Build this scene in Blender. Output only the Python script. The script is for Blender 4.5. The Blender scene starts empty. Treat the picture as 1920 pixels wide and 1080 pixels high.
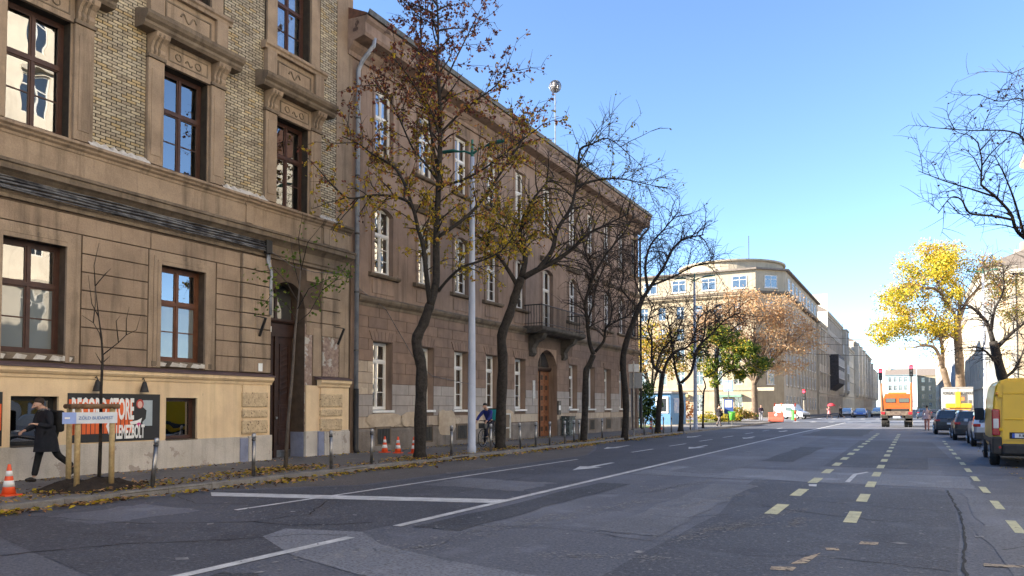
import bpy, bmesh, math, random
from mathutils import Vector, Matrix, Quaternion
SC = bpy.context.scene
COL = SC.collection
PI = math.pi
rad = math.radians
# ---------------------------------------------------------------- camera, sky, sun, exposure
YAW = rad(28.49)
cam_d = bpy.data.cameras.new("camera"); cam = bpy.data.objects.new("camera", cam_d); COL.objects.link(cam)
cam.location = (0, 0, 1.7); cam.rotation_euler = (rad(92), 0, YAW)
cam_d.sensor_width = 36; cam_d.lens = 26.06; cam_d.shift_y = 0.0903; cam_d.clip_end = 3000; cam_d.clip_start = .05
SC.camera = cam
SUN_AZ, SUN_EL = rad(62), rad(22)          # the light travels towards +X and +Y
sund = Vector((math.sin(SUN_AZ)*math.cos(SUN_EL), math.cos(SUN_AZ)*math.cos(SUN_EL), -math.sin(SUN_EL)))
W = bpy.data.worlds.new("World"); SC.world = W; W.use_nodes = True
nt = W.node_tree; sky = nt.nodes.new('ShaderNodeTexSky'); sky.sky_type = 'NISHITA'; sky.sun_disc = False
sky.sun_elevation = SUN_EL; sky.sun_rotation = SUN_AZ + PI; sky.altitude = 100; sky.air_density = .75; sky.dust_density = .0; sky.ozone_density = 3.0
nt.links.new(sky.outputs[0], nt.nodes['Background'].inputs[0]); nt.nodes['Background'].inputs[1].default_value = .091
sl = bpy.data.lights.new("sun", 'SUN'); sun = bpy.data.objects.new("sun", sl); COL.objects.link(sun)
sl.energy = 4.8; sl.angle = rad(.5); sl.color = (1, .91, .77)
sun.rotation_euler = sund.to_track_quat('-Z', 'Y').to_euler(); sun.location = (-60, -30, 60)
vs = SC.view_settings; vs.view_transform = 'Standard'; vs.look = 'None'; vs.gamma = 1; vs.use_curve_mapping = False; vs.exposure = 2.22
SC.cycles.use_denoising = True; SC.cycles.max_bounces = 8; SC.cycles.diffuse_bounces = 5; SC.cycles.transparent_max_bounces = 16
SC.cycles.sample_clamp_indirect = 6

# ---------------------------------------------------------------- helpers
class MB:
    def __init__(s): s.v = []; s.f = []; s.m = []
    def add(s, vs, fs, m=0):
        o = len(s.v); s.v += [tuple(v) for v in vs]; s.f += [tuple(i+o for i in f) for f in fs]; s.m += [m]*len(fs); return s
    def box(s, x0, x1, y0, y1, z0, z1, m=0):
        return s.add([(x0,y0,z0),(x1,y0,z0),(x1,y1,z0),(x0,y1,z0),(x0,y0,z1),(x1,y0,z1),(x1,y1,z1),(x0,y1,z1)],
              [(0,3,2,1),(4,5,6,7),(0,1,5,4),(1,2,6,5),(2,3,7,6),(3,0,4,7)], m)
    def quad(s, a, b, c, d, m=0): return s.add([a,b,c,d], [(0,1,2,3)], m)
    def poly(s, pts, m=0): return s.add(pts, [tuple(range(len(pts)))], m)
    def prof(s, pts, a0, a1, axis='y', m=0):           # polygon of (p, z) pushed along an axis
        n = len(pts)
        g = (lambda p, a: (p[0], a, p[1])) if axis == 'y' else (lambda p, a: (a, p[0], p[1]))
        if axis == 'z': g = lambda p, a: (p[0], p[1], a)
        return s.add([g(p, a0) for p in pts]+[g(p, a1) for p in pts],
              [(i, (i+1) % n, (i+1) % n+n, i+n) for i in range(n)]+[tuple(range(n-1, -1, -1)), tuple(range(n, 2*n))], m)
    def tube(s, pts, r, n=6, m=0, cap=True, flat=1.0):
        P = [Vector(p) for p in pts]; k = len(P)
        rs = list(r) if hasattr(r, '__len__') else [r]*k
        up = None; vs = []; fs = []
        for i in range(k):
            t = (P[min(i+1, k-1)]-P[max(i-1, 0)])
            if t.length < 1e-9: t = Vector((0,0,1))
            t.normalize()
            if up is None:
                up = t.cross(Vector((0,0,1)) if abs(t.z) < .9 else Vector((1,0,0)))
            up = (up - t*up.dot(t))
            if up.length < 1e-6: up = t.orthogonal()
            up.normalize(); b = t.cross(up)
            for j in range(n):
                a = 2*PI*j/n; vs.append(P[i]+up*(math.cos(a)*rs[i])+b*(math.sin(a)*rs[i]*flat))
        for i in range(k-1):
            for j in range(n): fs.append((i*n+j, i*n+(j+1) % n, (i+1)*n+(j+1) % n, (i+1)*n+j))
        if cap: fs += [tuple(range(n-1, -1, -1)), tuple(range((k-1)*n, k*n))]
        return s.add(vs, fs, m)
    def lathe(s, pr, n=16, c=(0,0,0), m=0):
        vs = [(c[0]+r*math.cos(2*PI*j/n), c[1]+r*math.sin(2*PI*j/n), c[2]+z) for r, z in pr for j in range(n)]
        k = len(pr); fs = [(i*n+j, i*n+(j+1) % n, (i+1)*n+(j+1) % n, (i+1)*n+j) for i in range(k-1) for j in range(n)]
        return s.add(vs, fs+[tuple(range(n-1, -1, -1)), tuple(range((k-1)*n, k*n))], m)
    def disc(s, c, ax, r, t, n=16, m=0):               # short cylinder round axis
        c = Vector(c); a = Vector(ax).normalized()*t/2
        return s.tube([c-a, c+a], r, n, m)
    def mesh(s, name, mats, smooth=False):
        me = bpy.data.meshes.new(name); me.from_pydata(s.v, [], s.f)
        mats = mats if isinstance(mats, (list, tuple)) else [mats]
        for mt in mats: me.materials.append(mt)
        if len(mats) > 1: me.polygons.foreach_set('material_index', s.m)
        if smooth: me.polygons.foreach_set('use_smooth', [True]*len(me.polygons))
        me.update(); return me
    def build(s, name, mats, parent=None, smooth=False, bevel=0, loc=None, sub=0):
        o = ob(name, s.mesh(name, mats, smooth), parent, loc)
        if bevel:
            b = o.modifiers.new('bevel', 'BEVEL'); b.width = bevel; b.segments = 2; b.limit_method = 'ANGLE'
        if sub:
            b = o.modifiers.new('sub', 'SUBSURF'); b.levels = sub; b.render_levels = sub
        return o
def ob(name, me, parent=None, loc=None, rz=0):
    o = bpy.data.objects.new(name, me); COL.objects.link(o); o.parent = parent
    if loc: o.location = loc
    if rz: o.rotation_euler = (0, 0, rz)
    return o
def tag(o, label, cat, group=None):
    o['label'] = label; o['category'] = cat
    if group: o['group'] = group
    return o
def thing(name, label, cat, loc=(0,0,0), rz=0, group=None):
    o = ob(name, None, None, loc, rz); return tag(o, label, cat, group)
def struct(o, kind='structure'): o['kind'] = kind; return o
def smooth(a, b, t): t = max(0, min(1, (t-a)/(b-a))); return t*t*(3-2*t)

# ---------------------------------------------------------------- materials
def M(name, c, c2=None, rough=.85, sc=2.0, bump=0., bsc=60., spec=.3, metal=0., streak=0., scol=(.03,.025,.02), peel=None, pth=.62, psc=.9, fine=.12, coat=0., det=6., contrast=.5):
    m = bpy.data.materials.new(name); m.use_nodes = True; t = m.node_tree; n = t.nodes; L = t.links
    b = n['Principled BSDF']; b.inputs['Roughness'].default_value = rough; b.inputs['Metallic'].default_value = metal
    b.inputs['Specular IOR Level'].default_value = spec; b.inputs['Coat Weight'].default_value = coat
    c2 = c2 or tuple(x*.8 for x in c)
    g = n.new('ShaderNodeNewGeometry'); pos = g.outputs['Position']
    def noise(scale, detail, vec=pos):
        x = n.new('ShaderNodeTexNoise'); x.inputs['Scale'].default_value = scale; x.inputs['Detail'].default_value = detail
        x.inputs['Roughness'].default_value = .62; L.new(vec, x.inputs['Vector']); return x.outputs['Fac']
    def ramp(f, a, z):
        x = n.new('ShaderNodeMapRange'); x.inputs[1].default_value = a; x.inputs[2].default_value = z; L.new(f, x.inputs[0]); return x.outputs[0]
    def mix(f, A, B, mode='MIX'):
        x = n.new('ShaderNodeMix'); x.data_type = 'RGBA'; x.blend_type = mode
        if isinstance(f, (int, float)): x.inputs[0].default_value = f
        else: L.new(f, x.inputs[0])
        for i, q in ((6, A), (7, B)):
            if isinstance(q, tuple): x.inputs[i].default_value = (*q, 1)
            else: L.new(q, x.inputs[i])
        return x.outputs[2]
    w = .5-.4*contrast
    col = mix(ramp(noise(sc, det), .5-(.5-w)*.6, .5+(.5-w)*.6), c, c2)
    if peel: col = mix(ramp(noise(psc, 8), pth, pth+.015), col, peel)
    if streak:
        mp = n.new('ShaderNodeMapping'); mp.inputs['Scale'].default_value = (2.2, 2.2, .16); L.new(pos, mp.inputs[0])
        s1 = ramp(noise(1.6, 7, mp.outputs[0]), .5, .8)
        x = n.new('ShaderNodeMath'); x.operation = 'MULTIPLY'; x.inputs[1].default_value = streak; L.new(s1, x.inputs[0])
        col = mix(x.outputs[0], col, scol)
    if fine:
        f = ramp(noise(bsc, 3), .2, .8)
        v = n.new('ShaderNodeCombineXYZ'); x = n.new('ShaderNodeMapRange'); x.inputs[3].default_value = 1-fine; x.inputs[4].default_value = 1+fine*.6; L.new(f, x.inputs[0])
        for i in range(3): L.new(x.outputs[0], v.inputs[i])
        col = mix(1.0, col, v.outputs[0], 'MULTIPLY')
    L.new(col, b.inputs['Base Color'])
    if bump:
        bm = n.new('ShaderNodeBump'); bm.inputs['Strength'].default_value = bump; bm.inputs['Distance'].default_value = .02
        L.new(noise(bsc*.5, 6), bm.inputs['Height']); L.new(bm.outputs[0], b.inputs['Normal'])
    return m
def plain(name, c, rough=.5, metal=0., spec=.5, coat=0., emit=None, est=1.):
    m = M(name, c, tuple(x*.88 for x in c), rough, 4., 0, 90, spec, metal, fine=.05, coat=coat)
    if emit:
        b = m.node_tree.nodes['Principled BSDF']; b.inputs['Emission Color'].default_value = (*emit, 1); b.inputs['Emission Strength'].default_value = est
    return m
def glass(name, tint=.55, refl=.3, wave=.06, wsc=2.2, base=None, rough=.01):
    """a pane: mirror reflection over a see-through (or, with base, a milky) sheet"""
    m = bpy.data.materials.new(name); m.use_nodes = True; t = m.node_tree; n = t.nodes; L = t.links; n.clear()
    out = n.new('ShaderNodeOutputMaterial'); mx = n.new('ShaderNodeMixShader'); gl = n.new('ShaderNodeBsdfGlossy'); gl.inputs['Roughness'].default_value = rough
    if base is None:
        tr = n.new('ShaderNodeBsdfTransparent'); tr.inputs[0].default_value = (tint, tint*1.02, tint*1.02, 1)
    else:
        tr = n.new('ShaderNodeBsdfDiffuse'); tr.inputs[0].default_value = (*base, 1)
    lw = n.new('ShaderNodeLayerWeight'); lw.inputs[0].default_value = .35
    mr = n.new('ShaderNodeMapRange'); mr.inputs[3].default_value = refl; mr.inputs[4].default_value = .95
    no = n.new('ShaderNodeTexNoise'); no.inputs['Scale'].default_value = wsc; no.inputs['Detail'].default_value = 1
    g = n.new('ShaderNodeNewGeometry'); L.new(g.outputs['Position'], no.inputs['Vector'])
    bp = n.new('ShaderNodeBump'); bp.inputs['Strength'].default_value = wave; bp.inputs['Distance'].default_value = .3
    L.new(no.outputs[0], bp.inputs['Height']); L.new(bp.outputs[0], gl.inputs['Normal'])
    L.new(lw.outputs['Fresnel'], mr.inputs[0]); L.new(mr.outputs[0], mx.inputs[0]); L.new(tr.outputs[0], mx.inputs[1]); L.new(gl.outputs[0], mx.inputs[2])
    L.new(mx.outputs[0], out.inputs[0]); return m

PL = M('brown_plaster', (.36,.265,.185), (.235,.17,.12), .9, 1.1, .35, 50, streak=.85, fine=.2, contrast=.8)
STONE = M('brown_stone', (.38,.285,.2), (.25,.185,.13), .9, 1.5, .35, 45, streak=.85, fine=.22, contrast=.8)
STONED = M('grey_stone', (.22,.17,.122), (.12,.092,.068), .9, 2.2, .35, 45, streak=.8, fine=.25, contrast=.8)
CREAM = M('cream_paint', (.76,.58,.36), (.66,.49,.31), .8, 1.2, .12, 60, streak=.4, scol=(.3,.21,.13), peel=(.42,.32,.22), pth=.7, psc=5)
PLINTH = M('grey_plinth_plaster', (.58,.53,.47), (.43,.39,.34), .9, 1.3, .35, 40, streak=.55, scol=(.16,.14,.12), fine=.2, peel=(.36,.31,.27), pth=.6, psc=2.2, contrast=.8)
BLUEP = M('blue_grey_paint', (.24,.26,.36), (.18,.2,.28), .85, 3, .15)
FLASH = M('maroon_flashing', (.13,.085,.085), (.09,.06,.06), .55, 2)
WHITEP = M('chipped_white_mortar', (.6,.57,.52), (.42,.38,.33), .9, 6, .4, 30)
MORT = M('dark_mortar', (.035,.028,.022), (.05,.04,.03), .95, 5, .3)
BRK = [M('brick_%d' % i, c, tuple(x*.6 for x in c), .62, .8, .15, 70, spec=.4, fine=.2, contrast=.9, streak=.4) for i, c in enumerate([(.55,.47,.33),(.46,.385,.265),(.62,.52,.34),(.52,.39,.2),(.38,.31,.21)])]
RAWB = M('raw_brick', (.36,.27,.22), (.24,.17,.14), .95, 7, .5, 40, peel=(.45,.42,.38), pth=.55, psc=3)
WOODF = M('dark_brown_frame', (.075,.035,.025), (.055,.026,.02), .45, 5)
WOODR = M('red_brown_frame', (.15,.06,.03), (.11,.045,.025), .45, 5)
DOORD = M('dark_door_wood', (.045,.022,.016), (.03,.015,.012), .5, 6, .1)
DOORR = M('orange_door_wood', (.27,.105,.045), (.19,.07,.03), .5, 4, .1)
WHITE = M('white_frame', (.78,.76,.72), (.68,.66,.62), .5, 4)
GLASS = glass('clear_pane', .6, .42, .02, 1.2)
GLASSW = glass('wavy_pane', .6, .27, .02, 1.1)
GLASSF = glass('frosted_pane', base=(.17,.19,.19), refl=.1, wave=.012)
GLASSD = glass('far_pane', base=(.035,.045,.055), refl=.22, wave=.03)
JOINT2 = M('brown_joint', (.13,.09,.068), (.16,.11,.085), .95, 4, .3)
JOINT = M('dark_joint', (.07,.05,.036), (.1,.07,.05), .95, 4, .3)
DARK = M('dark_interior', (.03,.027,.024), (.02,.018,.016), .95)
CURT = M('white_curtain', (.6,.59,.56), (.45,.44,.42), .95, 9)
BR2 = M('pink_brown_plaster', (.32,.225,.17), (.24,.167,.125), .9, .8, .3, 45, streak=.8, peel=(.36,.27,.21), pth=.68, psc=1.3)
BLK = [M('brown_block_%d' % i, c, tuple(x*.8 for x in c), .9, 2.2, .25, 45, streak=.35, fine=.16) for i, c in enumerate([(.245,.168,.127),(.265,.18,.135),(.225,.155,.12)])]
GBLK = [M('grey_block_%d' % i, c, tuple(x*.85 for x in c), .9, 2.2, .25, 45, streak=.25, fine=.12) for i, c in enumerate([(.36,.32,.29),(.39,.345,.31)])]
BBLK = [M('beige_block_%d' % i, c, tuple(x*.8 for x in c), .9, 1.6, .3, 40, streak=.3, peel=(.50,.41,.31), pth=.56, psc=.8) for i, c in enumerate([(.48,.39,.30),(.43,.345,.265)])]
STEEL = M('brushed_steel', (.33,.32,.31), (.22,.21,.2), .35, 8, 0, 80, metal=.9)
STEELD = M('dull_steel', (.12,.12,.12), (.07,.07,.07), .5, 6, metal=.6)
ZINC = M('zinc_pipe', (.36,.38,.42), (.25,.27,.31), .5, 3, metal=.35, streak=.3)
BLACK = M('black_metal', (.018,.018,.02), (.03,.028,.026), .5, 4)
CABLE = M('cable', (.025,.025,.03), (.16,.16,.17), .5, 3)
# ---------------------------------------------------------------- ground, road, pavements, park
def asphalt(name, c, c2, c3, big=.35):
    m = M(name, c, c2, .72, big, .45, 30, spec=.4, fine=.6, det=9, contrast=.9)
    t = m.node_tree; n = t.nodes; L = t.links; b = n['Principled BSDF']
    src = b.inputs['Base Color'].links[0].from_socket
    g = n.new('ShaderNodeNewGeometry'); v = n.new('ShaderNodeTexVoronoi'); v.inputs['Scale'].default_value = 42; L.new(g.outputs['Position'], v.inputs['Vector'])
    r = n.new('ShaderNodeMapRange'); r.inputs[1].default_value = .13; r.inputs[2].default_value = .05; L.new(v.outputs['Distance'], r.inputs[0])
    # tyre-worn lengthwise streaks
    mp = n.new('ShaderNodeMapping'); mp.inputs['Scale'].default_value = (1.1, .05, 1); L.new(g.outputs['Position'], mp.inputs[0])
    no = n.new('ShaderNodeTexNoise'); no.inputs['Scale'].default_value = 1.0; no.inputs['Detail'].default_value = 6; L.new(mp.outputs[0], no.inputs['Vector'])
    r2 = n.new('ShaderNodeMapRange'); r2.inputs[1].default_value = .48; r2.inputs[2].default_value = .75; r2.inputs[4].default_value = .55; L.new(no.outputs[0], r2.inputs[0])
    m1 = n.new('ShaderNodeMix'); m1.data_type = 'RGBA'; L.new(r2.outputs[0], m1.inputs[0]); L.new(src, m1.inputs[6]); m1.inputs[7].default_value = (*c3, 1)
    k = n.new('ShaderNodeMath'); k.operation = 'MULTIPLY'; k.inputs[1].default_value = .5; L.new(r.outputs[0], k.inputs[0])
    m2 = n.new('ShaderNodeMix'); m2.data_type = 'RGBA'; L.new(k.outputs[0], m2.inputs[0]); L.new(m1.outputs[2], m2.inputs[6]); m2.inputs[7].default_value = (.2,.2,.2,1)
    # stone chips of two sizes and broad paler wear
    out = m2.outputs[2]
    for sc_, lo, hi, amt, cc in ((16, .56, .72, .55, (.24,.245,.26)), (55, .55, .75, .5, (.27,.27,.28)), (30, .45, .3, .55, (.02,.021,.024)), (.22, .5, .72, .5, tuple(min(1, x*1.8) for x in c2)), (1.3, .58, .72, .4, tuple(x*1.6 for x in c3)), (.8, .42, .25, .45, tuple(x*.55 for x in c))):
        q = n.new('ShaderNodeTexNoise'); q.inputs['Scale'].default_value = sc_; q.inputs['Detail'].default_value = 5; L.new(g.outputs['Position'], q.inputs['Vector'])
        e = n.new('ShaderNodeMapRange'); e.inputs[1].default_value = lo; e.inputs[2].default_value = hi; e.inputs[4].default_value = amt; L.new(q.outputs[0], e.inputs[0])
        x = n.new('ShaderNodeMix'); x.data_type = 'RGBA'; L.new(e.outputs[0], x.inputs[0]); L.new(out, x.inputs[6]); x.inputs[7].default_value = (*cc, 1); out = x.outputs[2]
    L.new(out, b.inputs['Base Color']); return m
ASPH = asphalt('asphalt', (.092,.1,.126), (.116,.125,.154), (.146,.155,.184))
ASPHD = asphalt('new_asphalt', (.055,.06,.078), (.071,.077,.097), (.085,.091,.112), .8)
ASPHL = asphalt('old_asphalt', (.16,.172,.205), (.19,.202,.236), (.225,.236,.262), .6)
WALK = asphalt('pavement_asphalt', (.12,.112,.108), (.15,.14,.132), (.18,.168,.155), .5)
KERB = M('kerb_granite', (.21,.2,.19), (.15,.14,.135), .85, 4, .3, 50, fine=.3)
GRASS = M('park_grass', (.09,.13,.03), (.16,.15,.05), .95, .8, .6, 20, fine=.4)
EARTH = M('dark_earth', (.045,.033,.024), (.03,.022,.017), .95, 6, .8, 30, fine=.4)
struct(MB().quad((-900,-300,-.03),(900,-300,-.03),(900,2500,-.03),(-900,2500,-.03)).build('ground', M('ground_earth', (.14,.13,.12), (.11,.1,.09), .95, .1)))
def sheet(name, pts, z, mat, parent=None): return MB().poly([(x, y, z) for x, y in pts]).build(name, mat, parent)
def rect(x0, x1, y0, y1): return [(x0,y0),(x1,y0),(x1,y1),(x0,y1)]
struct(sheet('road', rect(-12.71,4.6,-30,86), 0, ASPH))
struct(sheet('cross_road', rect(-160,160,86,107), 0, ASPHL))
struct(sheet('far_road', rect(-12.71,4.6,107,520), 0, ASPH))
R0 = random.Random(11)
def ragged(x0, x1, y0, y1, j=.12, n=9):
    p = []
    for (ax, ay), (bx, by) in zip(rect(x0,x1,y0,y1), rect(x0,x1,y0,y1)[1:]+rect(x0,x1,y0,y1)[:1]):
        for i in range(n): t = i/n; p.append((ax+(bx-ax)*t+R0.uniform(-j,j), ay+(by-ay)*t+R0.uniform(-j,j)))
    return p
# repairs, each a thin skin of its own
struct(sheet('road_patch', [(-2.7,3.5),(.25,3.5),(.36,9),(.5,11.5),(.56,14),(.5,17.3),(-1.2,17.55),(-3.3,18.0),(-3.2,16),(-2.75,12),(-2.8,8)], .004, ASPHD))
struct(sheet('road_patch', [(-2.3,22.8),(.3,22.9),(.35,28),(1.0,28.2),(.7,40),(-2.4,41)], .004, ASPHD))
struct(sheet('road_patch', ragged(-6.3,1.1,17.9,20.9,.06), .005, ASPHL))
struct(sheet('road_patch', [(-12.6,6.0),(-9.95,5.2),(-6.6,4.4),(-6.62,12),(-6.7,22),(-6.7,40),(-6.4,66),(-6.4,85.9),(-12.5,85.9),(-12.5,34),(-12.5,31),(-11.0,27.2),(-10.0,24),(-10.4,12.6),(-12.55,9.9)], .0035, ASPHD))
struct(sheet('road_patch', [(-12.6,10.4),(-10.6,12.6),(-10.1,24),(-11.1,27.2),(-12.55,31)], .0045, asphalt('reddish_asphalt', (.10,.09,.085), (.125,.112,.105), (.14,.125,.115), .6)))
struct(sheet('road_patch', [(-7.7,7.6),(-7.5,7.0),(-6.3,6.3),(-5.0,5.9),(-3.9,5.75),(-2.7,5.3),(-1.6,4.9),(-.5,4.7),(-.4,5.1),(-1.5,5.6),(-2.5,6.3),(-3.4,6.7),(-4.6,6.9),(-5.8,7.3),(-6.6,7.9)], .006, ASPHL))
TREN = asphalt('trench_asphalt', (.115,.123,.147), (.14,.149,.175), (.17,.178,.2), .9); DKP = asphalt('tarry_asphalt', (.04,.044,.056), (.05,.055,.069), (.06,.065,.08), 1.2)
for p, mt in ((ragged(-5.6,-4.3,19,46,.07,14),TREN), (ragged(-4.2,-3.3,24,33,.05),DKP), (ragged(-6.2,-5.5,8.6,15.5,.06,10),DKP), (ragged(-9.4,-7.0,13.2,15.0,.1),TREN), (ragged(.75,4.4,8,17,.12,10),TREN), (ragged(1.5,4.4,22,34,.1,10),ASPH), (ragged(-2.3,.6,20.95,22.7,.05),TREN), (ragged(-11.8,-10.3,6.6,8.3,.1),ASPH), (ragged(-6.2,-4.9,3.6,5.4,.1),DKP), (ragged(-5.8,-2.6,46,60,.1),DKP), (ragged(-3.9,-3.0,9.5,16.5,.06,10),TREN)): struct(sheet('road_patch', p, .0062, mt))
def ribbon(name, pts, w, z, mat, j=.3, seed=1, kind=True):
    r = random.Random(seed); q = []
    for (a, b) in zip(pts, pts[1:]):
        n = max(2, int(math.dist(a, b)/.18))
        for i in range(n): t = i/n; q.append((a[0]+(b[0]-a[0])*t+r.uniform(-j,j)*.2, a[1]+(b[1]-a[1])*t+r.uniform(-j,j)*.2))
    q.append(pts[-1]); m = MB(); vs = []
    for i, p in enumerate(q):
        a = q[max(i-1,0)]; b = q[min(i+1,len(q)-1)]; d = Vector((b[0]-a[0], b[1]-a[1])); d.normalize(); ww = w*r.uniform(.2,.75)/2
        vs += [(p[0]-d.y*ww, p[1]+d.x*ww, z), (p[0]+d.y*ww, p[1]-d.x*ww, z)]
    m.add(vs, [(2*i, 2*i+1, 2*i+3, 2*i+2) for i in range(len(q)-1)]); o = m.build(name, mat)
    return struct(o) if kind else o
TAR = M('tar_crack', (.014,.014,.015), (.02,.02,.02), .7, 9)
PALE = M('pale_scrape', (.27,.275,.29), (.15,.155,.165), .9, 6, fine=.5)
for i, (p, w) in enumerate([([(.56,5),(.42,9),(.55,11.5),(.6,14),(.55,17.4)],.07), ([(.5,17.4),(-1.2,17.6),(-3.4,18.1),(-6.4,19.6)],.05), ([(-2.2,14.6),(-.9,14.1),(.5,13.9)],.035), ([(-2.3,13.2),(-1.3,12.6),(-.4,12.3),(.0,12.6)],.05),
      ([(-12.0,6.6),(-9.9,6.9),(-8.6,7.8),(-7.7,7.9),(-7.0,8.6)],.05), ([(-8.6,7.8),(-8.4,8.8),(-9.3,10.2)],.04), ([(-9.2,4.6),(-8.6,5.8),(-7.7,6.6),(-7.2,7.3),(-6.6,7.6)],.05), ([(-3.3,5.4),(-1.6,4.9),(.3,4.8)],.04),
      ([(-6.5,20.9),(-2.2,21.4),(1.2,21.2)],.05), ([(-12.4,9.4),(-11,8.8),(-9.7,9.4)],.03), ([(-5.9,9.0),(-4.4,9.4),(-2.9,9.1)],.03), ([(-4.4,11.5),(-3.2,11.2),(-2.6,11.9)],.03), ([(-5.6,13.2),(-4.6,14.2),(-4.4,16.2)],.03), ([(.9,10.5),(1.6,11.6),(2.6,12)],.03), ([(1.0,15.5),(2.2,16.2),(3.4,15.9)],.03), ([(-1.9,8.7),(-.9,9.1),(.3,8.9)],.03), ([(-8.9,12.4),(-8.2,14.8),(-8.4,17)],.03)]):
    ribbon('road_crack', p, w, .0075, TAR, .08 if i == 0 else .22, i)
# small flecks ground into the surface
r = random.Random(5); m = MB()
for i in range(520):
    x = r.uniform(-12, 2.5); y = r.uniform(3.5, 20)**1.0; a = r.uniform(0, PI); s = r.uniform(.012, .05)
    if r.random() < .06: s *= 2.2
    c, d = math.cos(a)*s, math.sin(a)*s; k = r.uniform(.3, .8)
    m.quad((x-c,y-d,.008),(x+d*k,y-c*k,.008),(x+c,y+d,.008),(x-d*k,y+c*k,.008))
for p, w, k in (([(-5.4,7.8),(-5.0,9.6),(-4.7,11),(-4.3,13)],.16,700), ([(-2.7,9.2),(-2.2,11.2)],.14,260), ([(-6.1,6.2),(-5.1,7.6)],.14,200), ([(-3.5,12.4),(-3.0,14.8)],.12,240), ([(-2.2,11.4),(-1.6,13.2)],.06,120), ([(-4.7,14.2),(-4.1,17)],.14,260), ([(-3.8,7.7),(-2.4,8.2)],.1,160), ([(-6.2,18.3),(-1.5,17.2)],.03,160), ([(-2.35,10.5),(-2.0,11.3)],.1,200), ([(-1.55,11.1),(-1.55,12.1)],.06,120), ([(-6.2,23.4),(1,23)],.05,140), ([(-11.5,7.4),(-8.5,9.0)],.3,90)):
    for i in range(k):
        j = r.randrange(len(p)-1); t = r.random(); x = p[j][0]+(p[j+1][0]-p[j][0])*t+r.gauss(0,w); y = p[j][1]+(p[j+1][1]-p[j][1])*t+r.gauss(0,w); a = r.gauss(.2,.5); s = r.uniform(.008,.035)
        c, d = math.cos(a)*s, math.sin(a)*s; q = r.uniform(.3,.9); m.quad((x-c,y-d,.008),(x+d*q,y-c*q,.008),(x+c,y+d,.008),(x-d*q,y+c*q,.008))
m.build('road_flecks', M('pale_flecks', (.3,.3,.31), (.19,.195,.205), .9, 5)); struct(bpy.data.objects['road_flecks'], 'stuff')
# ---- painted markings
PAINT = M('worn_white_paint', (.62,.63,.64), (.42,.43,.44), .7, 3, 0, 40, peel=(.09,.09,.095), pth=.66, psc=7, fine=.25)
YPAINT = M('worn_yellow_paint', (.60,.58,.36), (.46,.45,.3), .7, 4, 0, 40, peel=(.08,.08,.085), pth=.65, psc=6, fine=.25)
def mark(name, pts, mat=PAINT, z=.009): return struct(sheet(name, pts, z, mat))
def line(name, x0, x1, y0, y1, w=.13, mat=PAINT):
    dx, dy = x1-x0, y1-y0; l = math.hypot(dx, dy); nx, ny = -dy/l*w/2, dx/l*w/2
    return mark(name, [(x0+nx,y0+ny),(x0-nx,y0-ny),(x1-nx,y1-ny),(x1+nx,y1+ny)], mat)
line('lane_line', -6.47, -6.6, 8.5, 40, .14); line('lane_line', -6.6, -6.3, 40, 84, .14); line('lane_line', -6.5, -6.45, 2.5, 7.5, .15)
mark('stop_line', [(-12.2,10.05),(-6.55,11.85),(-6.4,11.35),(-11.7,9.66)], z=.010)
line('lane_line', -9.78, -9.5, 8.55, 21.9, .1)
for y in (26.2, 31, 36, 41, 47, 53, 59): line('lane_dash', -9.2, -9.15, y, y+2.4, .12)
for x, y, s in ((-8.0,18.1,1), (-7.95,29.4,1), (-10.9,27.7,1), (-7.9,40,1), (-10.9,40,1), (-7.9,52,1)):
    mark('lane_arrow', [(x-.07,y+3.0),(x-.09,y+1.3),(x-.34,y+1.3),(x,y),(x+.34,y+1.3),(x+.09,y+1.3),(x+.07,y+3.0)])
for k in range(15):
    y = 12.25+2.7*k; line('cycle_lane_dash', -2.02, -2.02, y, y+1.32, .2, YPAINT)
    line('cycle_lane_dash', -.86, -.86, y-.35, y+.95, .18, YPAINT)
for k in range(12):
    y = 12.0+2.62*k; line('parking_dash', 1.22, 1.22, y, y+1.25, .13, YPAINT)
for p in ([(.62,9.35),(.62,9.5),(1.15,9.62),(1.15,9.5)], [(-.63,10.1),(-.42,10.15),(-.42,10.35),(-.62,10.3)], [(-1.35,8.1),(-1.13,8.15),(-1.12,8.35),(-1.36,8.25)], [(-1.2,8.5),(-1.05,8.6),(-.98,9.3),(-1.12,8.9)], [(-.94,9.5),(-.8,9.55),(-.83,9.7),(-.97,9.65)], [(.68,7.2),(.8,7.2),(.93,8.1),(.83,8.1)]):
    mark('old_marking', p, M('orange_paint_%d' % len(bpy.data.materials), (.5,.40,.28), (.3,.25,.2), .8, 9, peel=(.07,.07,.07), pth=.55, psc=14))
for p in ([(-2.0,16.9),(-1.85,16.9),(-1.9,17.4),(-2.05,17.3)], [(-1.4,18.2),(-1.3,18.2),(-1.28,20.3),(-1.05,21.2),(-1.12,21.3),(-1.38,20.4)], [(2.2,19.5),(2.25,19.4),(4.3,19.9),(4.3,20.0)]): mark('old_marking', p)
for y in (85.2, 108): 
    for k in range(9): line('crossing_bar', -11.5+k*1.8, -11.5+k*1.8, y, y+3, .5)
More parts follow.
